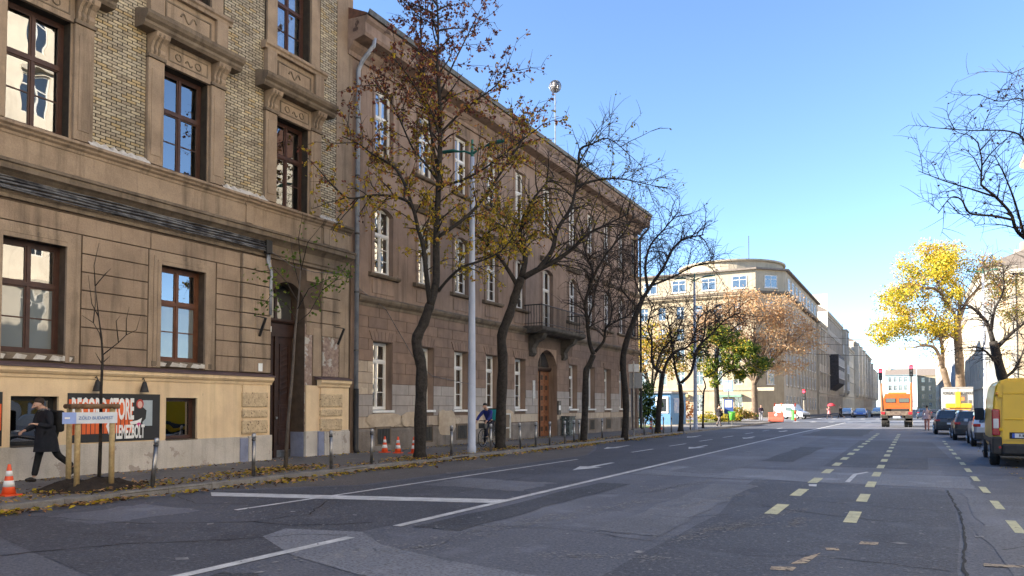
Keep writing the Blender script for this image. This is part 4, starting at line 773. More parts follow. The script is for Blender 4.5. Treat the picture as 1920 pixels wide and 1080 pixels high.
SKEL={
'A':((-13.1, 18.32),[(0.19,0.14,[(0,0,0.13),(0.03,-0.03,1.73),(0.04,0.01,2.86),(-0.11,-0.02,3.66),(0.11,0.01,4.23),(0.29,0.02,4.77)]),(0.08,0.02,[(0.29,0.02,4.77),(0.2,-0.13,5.59),(0.1,-0.22,6.54),(-0.05,-0.21,7.03),(-0.16,-0.37,7.55),(-0.32,-0.46,7.8),(-0.8,-0.46,7.96),(-1.33,-0.61,7.95),(-2.03,-0.66,7.84),(-2.47,-0.79,8.15)]),(0.13,0.02,[(0.29,0.02,4.77),(0.46,0.07,5.46),(0.47,0.04,6.43),(0.49,0.13,7.6),(0.53,0.19,8.77),(0.57,0.18,10.1),(0.53,0.24,11.29),(0.46,0.27,12.31),(0.49,0.23,13.29),(0.41,0.35,14.71)]),(0.05,0.015,[(0.54,0.07,5.21),(0.88,-0.16,5.55),(1.32,-0.44,5.85),(1.91,-0.71,5.99),(2.46,-0.85,6.24),(2.85,-1.14,6.65)]),(0.06,0.015,[(0.5,0.04,6.84),(1.27,0.23,7.43),(1.78,0.42,8.01),(2.36,0.57,8.89),(2.86,0.76,9.72),(3.11,0.86,10.15),(3.29,1.08,10.6)]),(0.045,0.012,[(0.53,0.19,8.44),(1.24,-0.07,8.56),(1.89,-0.28,8.82),(2.62,-0.54,9.27),(3.24,-0.9,9.62),(3.55,-1.15,9.76)]),(0.045,0.012,[(0.51,0.19,8.61),(0.13,0.4,9.17),(-0.33,0.73,9.79),(-0.75,0.9,10.71),(-1.09,1.17,11.42),(-1.73,1.37,12.29)]),(0.05,0.012,[(-0.16,-0.37,7.55),(-0.51,-0.17,8.5),(-0.89,0.02,9.05),(-1.49,0.21,9.44),(-2,0.44,9.86),(-2.55,0.64,10.17)]),(0.04,0.012,[(0.57,0.18,10.1),(1.15,-0.02,10.6),(1.65,-0.29,10.9),(2.3,-0.51,11.29),(2.62,-0.77,11.66)]),(0.04,0.012,[(0.57,0.18,10.1),(0.18,-0.12,10.8),(-0.25,-0.53,11.45),(-0.67,-0.96,11.89)]),(0.045,0.012,[(0.53,0.19,8.77),(0.25,0.46,10.2),(0.05,0.7,11.82),(-0.15,0.92,13.65),(-0.15,1.1,14.79)]),(0.035,0.01,[(0.53,0.24,11.29),(0.94,0.47,12.4),(1.43,0.61,13.49),(1.75,0.88,14.32)]),]),
'B':((-13.43, 23.85),[(0.2,0.15,[(-0.01,0,0.13),(0.03,0.01,1.74),(0.09,-0.03,3.31),(0.05,-0.05,4.3),(0.33,0.04,5.1),(0.58,0.06,5.9),(0.78,-0.05,6.48)]),(0.09,0.02,[(0.62,0.06,6.2),(0.33,-0.11,6.67),(-0.06,-0.35,7.21),(-0.45,-0.58,7.56),(-0.83,-0.77,7.91),(-1.11,-0.91,8.26)]),(0.12,0.02,[(0.78,-0.05,6.48),(0.93,0.2,7.32),(0.73,0.3,8.15),(0.93,0.56,9.03),(1.45,0.7,9.89),(2.07,0.98,10.6)]),(0.12,0.02,[(0.86,-0.05,6.48),(1.41,-0.17,6.76),(2,-0.2,7.05),(2.68,-0.29,7.52),(3.16,-0.45,7.98),(3.93,-0.49,8.36),(4.69,-0.67,8.71)]),(0.1,0.02,[(1.41,-0.17,6.76),(1.91,-0.12,7.46),(2.12,0.04,8.29),(2.62,0.07,9.1),(2.83,0.19,9.94),(2.94,0.32,10.8),(3.16,0.44,11.25)]),(0.05,0.012,[(2.83,0.19,9.94),(3.46,0.45,10.23),(4.31,0.74,10.42),(5.19,1.14,10.44),(6.27,1.37,10.25)]),(0.05,0.012,[(2.94,0.32,10.8),(2.99,0.12,11.34),(3.4,-0.13,11.45),(3.95,-0.45,11.54),(4.6,-0.69,10.96)]),(0.06,0.012,[(0.93,0.2,7.32),(0.22,0.6,8.43),(-0.19,1.01,9.15),(-0.62,1.41,9.89)]),]),
'C':((-13.02, 30.67),[(0.16,0.12,[(0,0,0.13),(0.08,0.01,1.51),(0.13,0.01,3.18),(0.28,0.05,3.54),(0.47,0,4.02)]),(0.1,0.03,[(0.47,0,4.02),(0.29,0.05,4.62),(0.18,0.14,5.83),(0.11,0.14,6.32),(0.38,0.21,7.3),(0.5,0.34,7.81),(0.21,0.35,8.54),(-0.02,0.41,9.53)]),(0.07,0.02,[(0.38,0.21,7.3),(0.66,0.05,7.87),(1.01,-0,8.47),(1.37,-0.08,8.93),(1.94,-0.25,9.62),(2.3,-0.28,10.33)]),(0.07,0.02,[(0.54,0,4.14),(0.91,-0.12,4.61),(0.96,-0.32,5.06),(1.07,-0.38,5.25),(1.52,-0.54,5.51),(1.98,-0.64,5.74),(2.35,-0.82,6.14)]),(0.05,0.015,[(0.98,-0.38,5.18),(1.22,-0.16,5.56),(1.3,0.04,6.3),(1.15,0.16,7.05),(1.42,0.36,7.57)]),(0.05,0.015,[(0.25,0.14,5.59),(0.51,0.5,6.37),(0.7,0.86,7.16),(1.28,1.11,8.7)]),]),
'D':((-12.75, 35.28),[(0.17,0.12,[(-0.01,0,0.13),(0.08,-0.01,1.75),(-0.06,0.01,3.89),(0.12,-0.02,4.96),(0.4,-0.02,5.76),(0.67,-0.02,6.44),(0.94,-0.02,7.11)]),(0.1,0.03,[(0.94,-0.02,7.11),(1.49,0.06,7.93),(2.04,0.08,8.74),(2.47,0.15,9.57),(3.04,0.26,10.14),(4.11,0.23,10.4)]),(0.08,0.02,[(1.21,-0.02,7.51),(1.05,-0.21,8.69),(1.29,-0.39,9.73),(1.91,-0.64,10.47),(2.53,-0.85,11.21)]),(0.06,0.02,[(0.75,-0.02,6.57),(0.31,0.21,7.14),(-0.08,0.35,7.71),(0.09,0.54,8.42),(-0.14,0.77,9.43)]),(0.06,0.02,[(1.41,0.06,7.79),(2.36,-0.32,8.13),(3.31,-0.79,8.58),(4.26,-1.17,8.77)]),(0.05,0.015,[(0.94,-0.02,7.11),(0.61,0.36,8.25),(0.83,0.82,9.71),(0.62,1.18,10.91)]),]),
'E':((-13.33, 42.55),[(0.17,0.13,[(-0,0,0.13),(0.11,0.04,1.76),(0.23,-0.04,3.02),(0.33,-0.02,3.65)]),(0.09,0.03,[(0.33,-0.02,3.65),(-0.12,0.1,3.97),(-0.28,0.23,4.61),(-0.26,0.27,5.57),(-0.47,0.35,6.54),(-0.12,0.43,7.83)]),(0.1,0.03,[(0.33,-0.02,3.56),(0.54,-0.12,4.28),(0.98,-0.26,4.9),(1.76,-0.28,5.21),(2.15,-0.38,5.98),(2.34,-0.56,7.06)]),(0.06,0.02,[(-0.05,0.1,3.97),(0.31,0.32,4.94),(1.02,0.64,5.76),(1.73,0.87,6.92),(1.63,1.14,7.92)]),]),
'F':((-12.92, 45.94),[(0.17,0.13,[(0,0,0.13),(0.08,-0.02,1.77),(-0.02,-0.04,3.1)]),(0.1,0.03,[(-0.02,-0.04,3.1),(-0.23,0.06,3.78),(-0.38,0.24,5.14),(-0.49,0.3,6.16),(-0.72,0.44,7.53)]),(0.1,0.03,[(0.05,-0.04,3.17),(0.63,-0.14,3.77),(0.89,-0.22,4.77),(1.11,-0.31,5.43),(2.11,-0.33,6.43),(2.73,-0.5,7.08),(3.7,-0.6,7.57)]),(0.07,0.02,[(0.89,-0.22,4.77),(1.57,0.17,6.14),(1.84,0.49,7.54),(2.79,0.84,8.27)]),]),
'G':((-13.39, 53.43),[(0.08,0.04,[(-0,0,0.13),(0.06,-0.01,2.54),(0.23,0.05,3.12),(0.04,0.05,3.77)]),(0.04,0.02,[(0.04,0.05,3.77),(0.72,0.12,4.09),(1.15,0.28,4.48),(1.38,0.39,5.26)]),(0.03,0.01,[(0.06,-0.01,2.54),(-0.29,0.26,3.13),(-0.54,0.49,3.64)]),]),
'P':((-18.3, 79),[(0.3,0.22,[(0.07,0,0.02),(-0.02,-0.03,2.94),(-0.11,-0.02,5.19),(0.08,-0.03,7.44)]),(0.16,0.04,[(0.08,-0.03,7.44),(0.55,0.17,9.72),(0.26,0.48,11.46)]),(0.12,0.03,[(-0.05,-0.02,5.19),(-0.91,-0.54,6.84),(-1.57,-0.98,8.21)]),(0.12,0.03,[(0.01,-0.02,5.75),(1.57,0.26,6.61),(3.12,0.7,7.49),(4.38,1,8.66)]),(0.1,0.03,[(-0.01,-0.03,4.06),(0.77,-0.47,5.17),(2.03,-0.98,5.7),(3.81,-1.48,6.23)]),(0.12,0.03,[(0.26,-0.03,8.57),(2.31,0.73,10.23),(3.67,1.41,11)]),]),
'T2':((4.6, 86),[(0.45,0.33,[(-0.56,0,0.22),(-0.66,0.03,4.98),(-0.8,-0.04,7.62),(-0.85,-0.02,9.74)]),(0.2,0.05,[(-0.85,-0.02,9.74),(-1.2,-0.2,10.78),(-2.1,-0.42,11.82),(-2.99,-0.63,13.11),(-4.38,-0.77,13.35),(-6.36,-1.01,12.52)]),(0.2,0.05,[(-0.85,-0.02,9.74),(-0.33,0.33,11.92),(-0.34,0.7,13.58),(-0.86,1.14,14.74),(-0.73,1.47,16.98)]),(0.2,0.04,[(-0.75,-0.02,9.74),(-0.22,-0.37,11.82),(0.59,-0.79,13.08),(1.16,-1.19,14.33),(0.83,-1.52,16.1)]),(0.12,0.03,[(-0.79,-0.04,8.15),(-2.57,-0.67,8.88),(-4.32,-1.41,8.03),(-5.95,-2,7.46)]),(0.12,0.03,[(0.59,-0.79,13.08),(2.87,0.26,14.05),(4.61,1.24,15.3)]),]),
'T1':((3.6, 84),[(0.35,0.28,[(-0.23,0,0.25),(-0.67,0.04,3.1),(-1.3,-0.06,5.43)]),(0.2,0.06,[(-1.3,-0.06,5.43),(-2.12,-0.38,7.23),(-3.32,-0.68,7.57),(-4.74,-1.11,7.33)]),(0.2,0.06,[(-1.3,-0.06,5.43),(-1.23,0.25,8.06),(-2.04,0.58,10.2),(-3.12,0.94,11.83)]),]),
'T3':((5.6, 58),[(0.35,0.25,[(-0.21,0,0.56),(-0.45,-0.01,2.64),(-0.76,-0,4.2),(-1.15,0.03,5.95)]),(0.16,0.04,[(-1.15,0.03,5.95),(-1.47,0.14,7.19),(-2.39,0.31,8.26),(-3.16,0.49,8.39)]),(0.16,0.04,[(-1.02,0.03,5.43),(-0.07,-0.36,6.54),(0.73,-0.72,7.26)]),(0.12,0.03,[(-1.2,0.14,6.66),(-0.71,0.46,8.11),(0.08,0.72,9.39),(0.17,0.89,11.2)]),(0.1,0.03,[(-0.76,-0,4.2),(-1.92,-0.5,5.21),(-2.93,-1.03,5.52)]),(0.12,0.03,[(-0.6,-0,3.51),(0.68,0.57,4.23),(1.85,1.18,6.05)]),]),
'T4':((5.6, 23.5),[(0.2,0.15,[(0,0,0),(0.05,0,1.5),(-0.05,0.05,3),(0.1,0,4.6),(0.2,0,6),(0.3,0,7.5),(0.2,0,9.2)]),(0.09,0.02,[(-2.93,0,4.85),(-3.64,0.02,5.61),(-4,0.01,5.9),(-4.15,-0.02,6.09),(-4.26,-0.04,6.41),(-4.59,-0.02,6.81),(-4.93,-0.05,7.07),(-4.93,0.01,7.21),(-4.89,0.03,7.75),(-5.01,-0.01,8.2)]),(0.05,0.012,[(-4.22,-0.04,6.25),(-4.78,-0.21,6.3),(-5.43,-0.32,6.34),(-5.67,-0.41,6.63),(-5.98,-0.5,6.67),(-6.36,-0.6,6.26)]),(0.06,0.012,[(-2.67,0,7.28),(-3.57,0.11,7.71),(-3.7,0.28,8.4),(-4.1,0.37,8.61),(-4.84,0.47,8.65),(-5.72,0.58,8.76)]),(0.04,0.01,[(-2.62,0,9.33),(-3.65,-0.15,9),(-4.12,-0.28,9.15),(-4.76,-0.46,9.01),(-5.34,-0.58,9.14)]),(0.04,0.01,[(-2.59,0,10.53),(-3.31,0.4,10.32),(-3.67,0.77,10.21)]),(0.04,0.01,[(-4.59,-0.02,6.81),(-4.97,0.32,7.11),(-5.42,0.67,7.42),(-5.96,0.93,7.77)]),(0.05,0.01,[(-3.88,0.01,5.77),(-4.34,-0.33,6.59),(-4.8,-0.67,7.13),(-5.22,-0.94,7.55)]),])}
# ---------------------------------------------------------------- trees (local x to the right of the view, y away, z up)
BARK = M('dark_bark', (.055,.046,.039), (.016,.014,.013), .95, 7, 1.0, 22, fine=.45, contrast=.8, streak=.5, scol=(.012,.01,.01))
BARKM = M('grey_bark', (.12,.1,.085), (.08,.066,.056), .95, 5, .6, 24)
BARKL = M('pale_bark', (.20,.145,.1), (.11,.08,.058), .95, 3, .8, 18, fine=.3)
TWIG = M('dark_twig', (.038,.028,.024), (.05,.036,.03), .9, 5)
def leafmat(name, c):
    m = M(name, c, tuple(x*.7 for x in c), .65, 3., 0, 30, spec=.25, fine=.25); t = m.node_tree; b = t.nodes['Principled BSDF']; out = t.nodes['Material Output']
    tr = t.nodes.new('ShaderNodeBsdfTranslucent'); tr.inputs[0].default_value = (*[min(1, x*1.15) for x in c], 1); mx = t.nodes.new('ShaderNodeMixShader'); mx.inputs[0].default_value = .4
    t.links.new(b.outputs[0], mx.inputs[1]); t.links.new(tr.outputs[0], mx.inputs[2]); t.links.new(mx.outputs[0], out.inputs[0]); return m
LRED = leafmat('leaf_red_brown', (.22,.075,.055)); LORG = leafmat('leaf_orange', (.46,.2,.07)); LYEL = leafmat('leaf_yellow', (.56,.40,.035)); LOLV = leafmat('leaf_olive', (.26,.21,.035)); LGRN = leafmat('leaf_green', (.09,.15,.025)); LBRN = leafmat('leaf_brown', (.10,.055,.035)); LGOLD = leafmat('leaf_gold', (.74,.56,.05)); LTAN = leafmat('leaf_tan', (.62,.36,.17)); LLEM = leafmat('leaf_lemon', (.74,.62,.12)); LSTR = leafmat('leaf_straw', (.62,.47,.27)); LDUN = leafmat('leaf_dun', (.44,.30,.19)); LDGR = leafmat('leaf_dark_green', (.03,.055,.02)); LLIM = leafmat('leaf_lime', (.2,.24,.03))
def rv(r): 
    while True:
        v = Vector((r.uniform(-1,1), r.uniform(-1,1), r.uniform(-1,1)))
        if .05 < v.length < 1: return v.normalized()
def leaf(mb, p, s, r, m):
    d = rv(r); u = d.orthogonal().normalized(); w = d.cross(u); a = r.uniform(0, 6.28); u, w = u*math.cos(a)+w*math.sin(a), w*math.cos(a)-u*math.sin(a)
    k = r.uniform(.5,.8); c = p+d*s*.12
    mb.add([p-u*s*.5, c-w*s*.5*k, p+u*s*.5, c+w*s*.5*k], [(0,1,2),(0,2,3)], m)
def tree(key, name, label, seed, tw=1., levels=2, leaves=None, bark=BARK, group=None, droop=0., twr=.006, sub=(7,6), blen=(1.5,.7), z0=None, keyd=None, smin=1):
    (bx, by), limbs = keyd or SKEL[key]; r = random.Random(seed)
    t = thing(name, label, 'tree', (bx, by, 0), YAW, group)
    tips = []; wood = MB(); fine = MB(); trunk = MB()
    def path(p, d, L, n, curl, dr):
        pts = [p]; d = d.normalized(); bend = rv(r)*curl
        for i in range(n):
            d = (d+bend*.5+rv(r)*curl*.6+Vector((0,0,-dr*(i+1)/n))).normalized(); p = p+d*(L/n); pts.append(p)
        return pts
    def spray(pts, rr, lev, k, L):
        # side shoots along a branch
        cum = [0]
        for a, b in zip(pts, pts[1:]): cum.append(cum[-1]+(b-a).length)
        for i in range(k):
            s = cum[-1]*(.18+.82*(i+r.random())/k) if lev == 0 else cum[-1]*(.1+.9*(i+r.random())/k)
            j = max(0, min(len(pts)-2, next((q for q in range(len(cum)-1) if cum[q+1] >= s), len(pts)-2)))
            f = (s-cum[j])/max(1e-6, cum[j+1]-cum[j]); p = pts[j].lerp(pts[j+1], f); d = (pts[j+1]-pts[j]).normalized()
            o = rv(r); o = (o-d*o.dot(d)); o.normalize()
            dd = d*r.uniform(.35,.8)+o*r.uniform(.6,1)+Vector((0,0,.28-droop*.3))
            l = L*r.uniform(.55,1.15); q = path(p, dd, l, 4 if lev == 0 else 3, .28, droop*(.5 if lev == 0 else .8))
            r0 = max(twr, rr*.5*r.uniform(.7,1)) if lev == 0 else twr*1.4
            (wood if lev == 0 else fine).tube(q, [r0*(1-.75*e/(len(q)-1))+twr*.25 for e in range(len(q))], 5 if lev == 0 else 3, cap=False)
            if lev+1 < levels: spray(q, r0, lev+1, max(2, int(sub[1]*r.uniform(.7,1.3))), blen[1])
            else: tips.append(q)
            if lev+1 < levels: tips.append(q)
    for i, (r0, r1, pts) in enumerate(limbs):
        P = [Vector(p) for p in pts]
        if i == 0: P[0].z = 0.02
        Q = []                                           # Catmull-Rom smoothing
        for a in range(len(P)-1):
            p0, p1, p2, p3 = P[max(a-1,0)], P[a], P[a+1], P[min(a+2,len(P)-1)]
            for s in range(4):
                u = s/4; Q.append(.5*((2*p1)+(p2-p0)*u+(2*p0-5*p1+4*p2-p3)*u*u+(3*p1-p0-3*p2+p3)*u**3))
        Q.append(P[-1]); n = len(Q); rr = [r0+(r1-r0)*e/(n-1) for e in range(n)]
        if i == 0:
            rr = [x*(1+.07*math.sin(e*1.9+seed)) for e, x in enumerate(rr)]; rr[0] *= 1.35
            trunk.tube(Q, rr, 12)
        else:
            wood.tube(Q, rr, 8)
            L = sum((b-a).length for a, b in zip(Q, Q[1:]))
            spray(Q, (r0+r1)/2, 0, max(3, int(sub[0]*L*tw/3)), blen[0]); tips.append(Q[-6:])
    trunk.build('trunk', bark, t, smooth=True); wood.build('branches', bark, t, smooth=True)
    if fine.v: struct(fine.build('twigs', TWIG, t), 'stuff')
    if leaves:
        cols, size, dens, fn = leaves; mb = MB()
        for q in tips:
            k = dens*.55*r.uniform(.3,1.7); k = int(k)+(r.random() < k % 1)
            for _ in range(k):
                j = r.randrange(max(1, len(q)-1)); p = q[j].lerp(q[j+1], r.random())
                for _c in range(r.randint(2, 5)):
                    pp = p+rv(r)*size*r.uniform(.3,1.0)-Vector((0,0,size*.4)); m = fn(pp, r)
                    if m is not None: leaf(mb, pp, size*r.uniform(.6,1.2), r, m)
        if mb.v: mb.build('crown', cols, t)
    return t
def fill(t, blobs, cols, n, size, seed, pick, name='crown'):     # leaf masses: lumpy ellipsoids full of leaves
    r = random.Random(seed); mb = MB()
    tot = sum(b[3]*b[4]*b[5] for b in blobs)
    for (x, y, z, a, b, c) in blobs:
        k = int(n*(a*b*c)/tot); subs = [(rv(r)*r.uniform(.35,1.0)) for _ in range(max(8, int(18*(a*b*c)**.33)))]
        for i in range(k):
            s = r.choice(subs)*.9+rv(r)*(r.random()**.6)*.34
            leaf(mb, Vector((x+s.x*a, y+s.y*b, z+s.z*c)), size*r.uniform(.6,1.3), r, pick(s, r))
    return mb.build(name, cols, t)
def pickA(p, r):
    h = (p.z-7.6)/4.0
    if p.z < 6.3 and r.random() < .3: return None
    if r.random() > .1+.7*h: return r.choice((0,0,0,1,1,2))      # yellow, olive
    return r.choice((2,3,3,3,4))
tree('A', 'street_tree', 'slender street tree with red-brown top leaves and yellow lower leaves', 21, 1.6, 2, ([LYEL,LOLV,LORG,LRED,LBRN], .12, 4.8, pickA), droop=.05, sub=(8,5), blen=(1.25,.55), twr=.005)
def pickB(p, r):
    if p.x > 1.6+r.uniform(-.9,.9) or p.z > 9.6: return None if r.random() < .93 else 1
    return r.choice((0,0,1,1,2))
tree('B', 'street_tree', 'leaning street tree with a few yellow leaves behind the grey lamp post', 22, 2.2, 2, ([LYEL,LOLV,LORG], .12, 5.6, pickB), droop=.25, sub=(8,7), blen=(1.5,.75), twr=.006)
GT = 'bare street trees along the left kerb'
few = lambda p, r: 0 if r.random() < .12 else None
tree('C', 'street_tree', 'bare forked street tree just past the balcony door', 23, 2.3, 2, ([LBRN], .1, 1, few), group=GT, droop=.25, sub=(9,8), blen=(1.5,.75), twr=.0065)
tree('D', 'street_tree', 'bare street tree leaning right at the end of the long house', 24, 2.2, 2, ([LBRN], .1, 1, few), group=GT, droop=.3, sub=(9,9), blen=(1.7,.85), twr=.007)
tree('E', 'street_tree', 'bare low-forked street tree in front of the blue kiosk', 25, 2.1, 2, ([LBRN], .12, 1.2, few), group=GT, droop=.3, sub=(8,8), blen=(1.9,1.0), twr=.009)
tree('F', 'street_tree', 'bare twin-stemmed street tree nearest the far lamp post', 26, 2.1, 2, ([LBRN], .12, 1.4, few), group=GT, droop=.35, sub=(8,8), blen=(2.0,1.0), twr=.009)
tree('G', 'street_tree', 'thin crooked bare tree right of the far lamp post', 27, 1.2, 1, None, group=GT, sub=(4,4), blen=(.8,.4), twr=.01)
P = tree('P', 'park_tree', 'green and yellow leafed tree beside the park path', 28, 1.3, 2, None, sub=(5,4), blen=(1.6,.9), twr=.012)
fill(P, [(-.6,0,5.6,1.6,1.8,1.4),(.6,.3,9.0,2.2,2.0,1.8),(2.8,-.5,7.6,2.0,1.8,1.6),(4.3,.2,6.0,1.8,1.6,1.3),(2.4,.4,5.2,1.6,1.6,1.0),(-1.8,.3,7.4,1.3,1.4,1.4),(1.2,-.6,6.4,1.6,1.6,1.2),(-.4,-.5,4.2,.9,.9,.7)], [LGRN,LLIM,LYEL,LDGR], 11000, .24, 31, lambda s, r: r.choice((1,1,2,0)) if s.x < -.1+r.uniform(-.6,.6) else r.choice((0,0,3,1)))
def radial(n, h0, h1, rad_, seed, r0=.3, z=5.):
    r = random.Random(seed); L = [(r0*1.3, r0, [(0,0,0),(.1,.1,z*.5),(0,0,z)])]
    for i in range(n):
        a = 2*PI*i/n+r.uniform(-.3,.3); R = rad_*r.uniform(.6,1); zz = z*r.uniform(.75,1.0); e = r.uniform(h0,h1)
        L.append((r0*.5, .03, [(0,0,zz),(R*.35*math.cos(a),R*.35*math.sin(a),zz+(e-zz)*.45),(R*.75*math.cos(a),R*.75*math.sin(a),zz+(e-zz)*.8),(R*math.cos(a),R*math.sin(a),e)]))
    L.append((r0*.6,.03,[(0,0,z),(.2,-.1,z+(h1-z)*.5),(0,.1,h1)])); return L
O = tree(None, 'park_tree', 'broad tree with orange-brown leaves in front of the corner house', 29, 1.0, 2, None, BARKL, keyd=((-18.0,98),radial(9,9,15,6.4,4,.34,5)), sub=(4,4), blen=(2.6,1.4), twr=.02)
fill(O, [(-4.5,0,12.5,4.0,3.4,3.2),(0,0,14.6,4.6,3.6,3.2),(4.0,-.5,12.8,3.6,3.4,3.2),(6.4,0,10.2,2.8,2.8,2.4),(2.6,-1,9.4,4.0,3.2,2.6),(-2.5,-1,9.6,3.6,3.2,2.6),(3.4,-.6,6.6,2.6,2.4,1.4),(-6.6,.4,10.2,2.2,2.4,2.2),(6.2,0,7.0,1.4,1.6,1.0)], [LTAN,LORG,LYEL,LRED,LDUN,LSTR], 15000, .28, 32, lambda s, r: r.choice((0,0,4,4,4,5)))
q = tree(None, 'park_tree', 'yellow-green tree behind the kiosk in the park', 33, 1.0, 2, None, keyd=((-27,84),radial(7,6,11,4,5,.25,4)), sub=(4,4), blen=(1.6,.9), twr=.015)
fill(q, [(0,0,9,3.6,3,2.6),(-2.6,0,6.6,2.4,2.4,2),(2.4,0,6.4,2.4,2.4,2)], [LYEL,LLIM,LTAN], 3600, .3, 34, lambda s, r: r.choice((0,0,1,2)))
# right-hand side of the street
T2 = tree('T2', 'plane_tree', 'big yellow-leaved plane tree with sunlit trunk behind the box truck', 41, 1.4, 2, None, BARKL, sub=(5,5), blen=(2.2,1.2), twr=.012)
fill(T2, [(-3.6,0,15.6,3.2,2.8,2.6),(-5.8,.3,12.6,3.2,2.6,2.3),(-7.4,0,9.6,2.7,2.2,2.0),(-4.0,-.4,10.0,3.2,2.6,1.9),(-1.6,.6,16.6,2.4,2.4,1.8),(-1.7,-.4,13.0,1.6,1.8,2.4),(-8.9,.3,8.6,1.1,1.2,1.0),(-2.2,.6,9.2,1.8,1.6,1.2)], [LGOLD,LYEL,LLIM,LTAN,LLEM], 22000, .21, 42, lambda s, r: r.choice((0,0,2,1,2,4)) if s.z < .3 else r.choice((0,1,4,3,2)))
fill(T2, [(1.6,0,15.5,2.4,2,2.0),(3.6,0,13.5,2.4,2,2.2),(4.8,0,11,1.8,1.8,1.8)], [LLEM,LLIM,LTAN], 3200, .2, 43, lambda s, r: r.choice((0,1,2)), 'thin_leaves')
tree('T1', 'plane_tree', 'leaning plane tree trunk left of the big yellow tree', 44, 1.0, 2, ([LGOLD,LYEL], .25, 2, lambda p, r: r.choice((0,1))), BARKL, sub=(4,4), blen=(1.8,.9), twr=.012)
tree('T3', 'street_tree', 'bare dark tree behind the yellow van on the right', 45, 2.0, 2, ([LBRN,LORG], .14, 1.2, lambda p, r: r.choice((0,1)) if (p-Vector((-.6,0,9.4))).length < 1.3 or r.random() < .04 else None), droop=.3, sub=(8,7), blen=(1.8,1.0), twr=.009)
d = SKEL['T4']; nl = [d[1][0]]
for (a, b, pts) in d[1][1:]:
    if pts[0][0] > -3.2: pts = [(.15,0,max(3.2, pts[0][2]-1.6)), (-1.2,.1,pts[0][2]-.9)]+pts
    nl.append((a*.65, b*.75, [(x+(.3 if x < -2 else 0), y, z) for x, y, z in pts]))
tree('T4', 'street_tree', 'bare branches of a tree overhanging the road at upper right', 46, 1.5, 2, ([LBRN], .09, .8, few), keyd=(d[0], nl), droop=.12, sub=(8,7), blen=(1.0,.6), twr=.0042)
# trees opposite that the left-hand windows mirror
for i, (x, y, c) in enumerate(((8.6,37,0), (8.6,47,1), (7.4,9,2))):
    q = tree(None, 'plane_tree', ('golden plane tree on the right pavement beyond the frame', 'half-bare plane tree on the right pavement opposite the balcony', 'yellow plane tree on the right pavement beside the camera')[i], 50+i, 1.0, 2, None, BARKL, keyd=((x,y),radial(7,9,14,2.4,60+i,.25,5.5)), sub=(4,4), blen=(1.8,1.0), twr=.012)
    fill(q, [(0,0,12.5,2.0,1.8,2.2),(.6,.3,9.6,1.7,1.7,1.8),(-.3,-.5,9.2,1.7,1.7,1.8)], [LGOLD,LYEL,LOLV], (2600,1200,2200)[i], .26, 70+i, lambda s, r: r.choice((0,1,2)))
# two young trees on the left pavement
yt = thing('young_tree', 'bare young tree tied inside three wooden stakes', 'tree', (-13.75,8.75,.13), YAW)
MB().tube([(0,0,0),(.02,0,1.0),(.0,.02,1.9),(.03,0,2.5),(.0,0,2.9),(-.09,.05,3.3),(-.17,.05,3.9)], [.035,.033,.028,.022,.017,.012,.006], 8).build('trunk', BARK, yt, smooth=True)
mb = MB(); r = random.Random(77)
for pts in ([(.02,0,2.55),(.3,.05,2.8),(.45,.05,2.95),(.62,.1,3.05),(.7,.1,3.35)], [(.45,.05,2.95),(.42,.1,3.25),(.47,.1,3.5)], [(.02,0,2.75),(-.1,.1,3.0),(-.25,.15,3.2),(-.5,.2,3.35)], [(-.09,.05,3.3),(-.2,.0,3.55),(-.28,0,4.1)], [(-.17,.05,3.9),(-.2,.05,4.3),(-.14,.1,4.75)], [(-.17,.05,3.9),(.0,.1,4.15),(.1,.1,4.25)], [(-.25,.15,3.2),(-.3,.3,3.6),(-.32,.3,3.9)], [(.3,.05,2.8),(.33,-.1,3.2),(.4,-.1,3.3)], [(.01,0,2.4),(-.06,-.1,2.6)], [(.02,0,2.4),(.12,.1,2.55)]):
    mb.tube([Vector(p) for p in pts], [.012-.009*i/(len(pts)-1) for i in range(len(pts))], 5)
mb.build('branches', BARK, yt, smooth=True)
yt = thing('young_tree', 'slim young tree with a few green leaves in front of door 31', 'tree', (-13.83,13.62,.13), YAW)
MB().tube([(0,0,0),(.06,0,1.2),(.14,.02,2.3),(.2,.03,3.4),(.28,.05,4.4),(.33,.05,5.2)], [.055,.042,.036,.03,.022,.01], 8).build('trunk', BARKM, yt, smooth=True)
mb = MB(); lf = MB()
for pts in ([(.2,.03,3.6),(.55,.1,3.95),(.85,.1,4.5),(1.0,.2,5.1)], [(.26,.04,4.2),(.0,-.1,4.7),(-.3,-.1,5.0),(-.8,-.2,4.9)], [(.24,.04,4.0),(.6,-.2,4.5),(1.1,-.2,4.75),(1.5,-.3,4.7)], [(.3,.05,4.6),(.1,.2,5.2),(.0,.2,5.9)], [(.33,.05,5.0),(.5,.0,5.7),(.9,.0,6.2)], [(.22,.03,3.8),(-.1,.2,4.2),(-.5,.3,4.4),(-.75,.3,4.1)], [(.33,.05,5.1),(.3,-.1,5.8),(.45,-.2,6.5)], [(.85,.1,4.5),(1.2,.2,4.8),(1.5,.3,5.3)]):
    V = [Vector(p) for p in pts]; mb.tube(V, [.014-.01*i/(len(pts)-1) for i in range(len(pts))], 5)
    for _ in range(46):
        j = r.choice((1,1,2,2,2))if len(V) > 3 else 1; p = V[j].lerp(V[j+1] if j+1 < len(V) else V[j], r.random())+rv(r)*.22
        if p.z < 5.6 or r.random() < .15: leaf(lf, p-Vector((0,0,.08)), r.uniform(.06,.14), r, r.choice((0,0,0,1)))
mb.build('branches', BARK, yt, smooth=True); lf.build('crown', [LGRN,LLIM], yt)
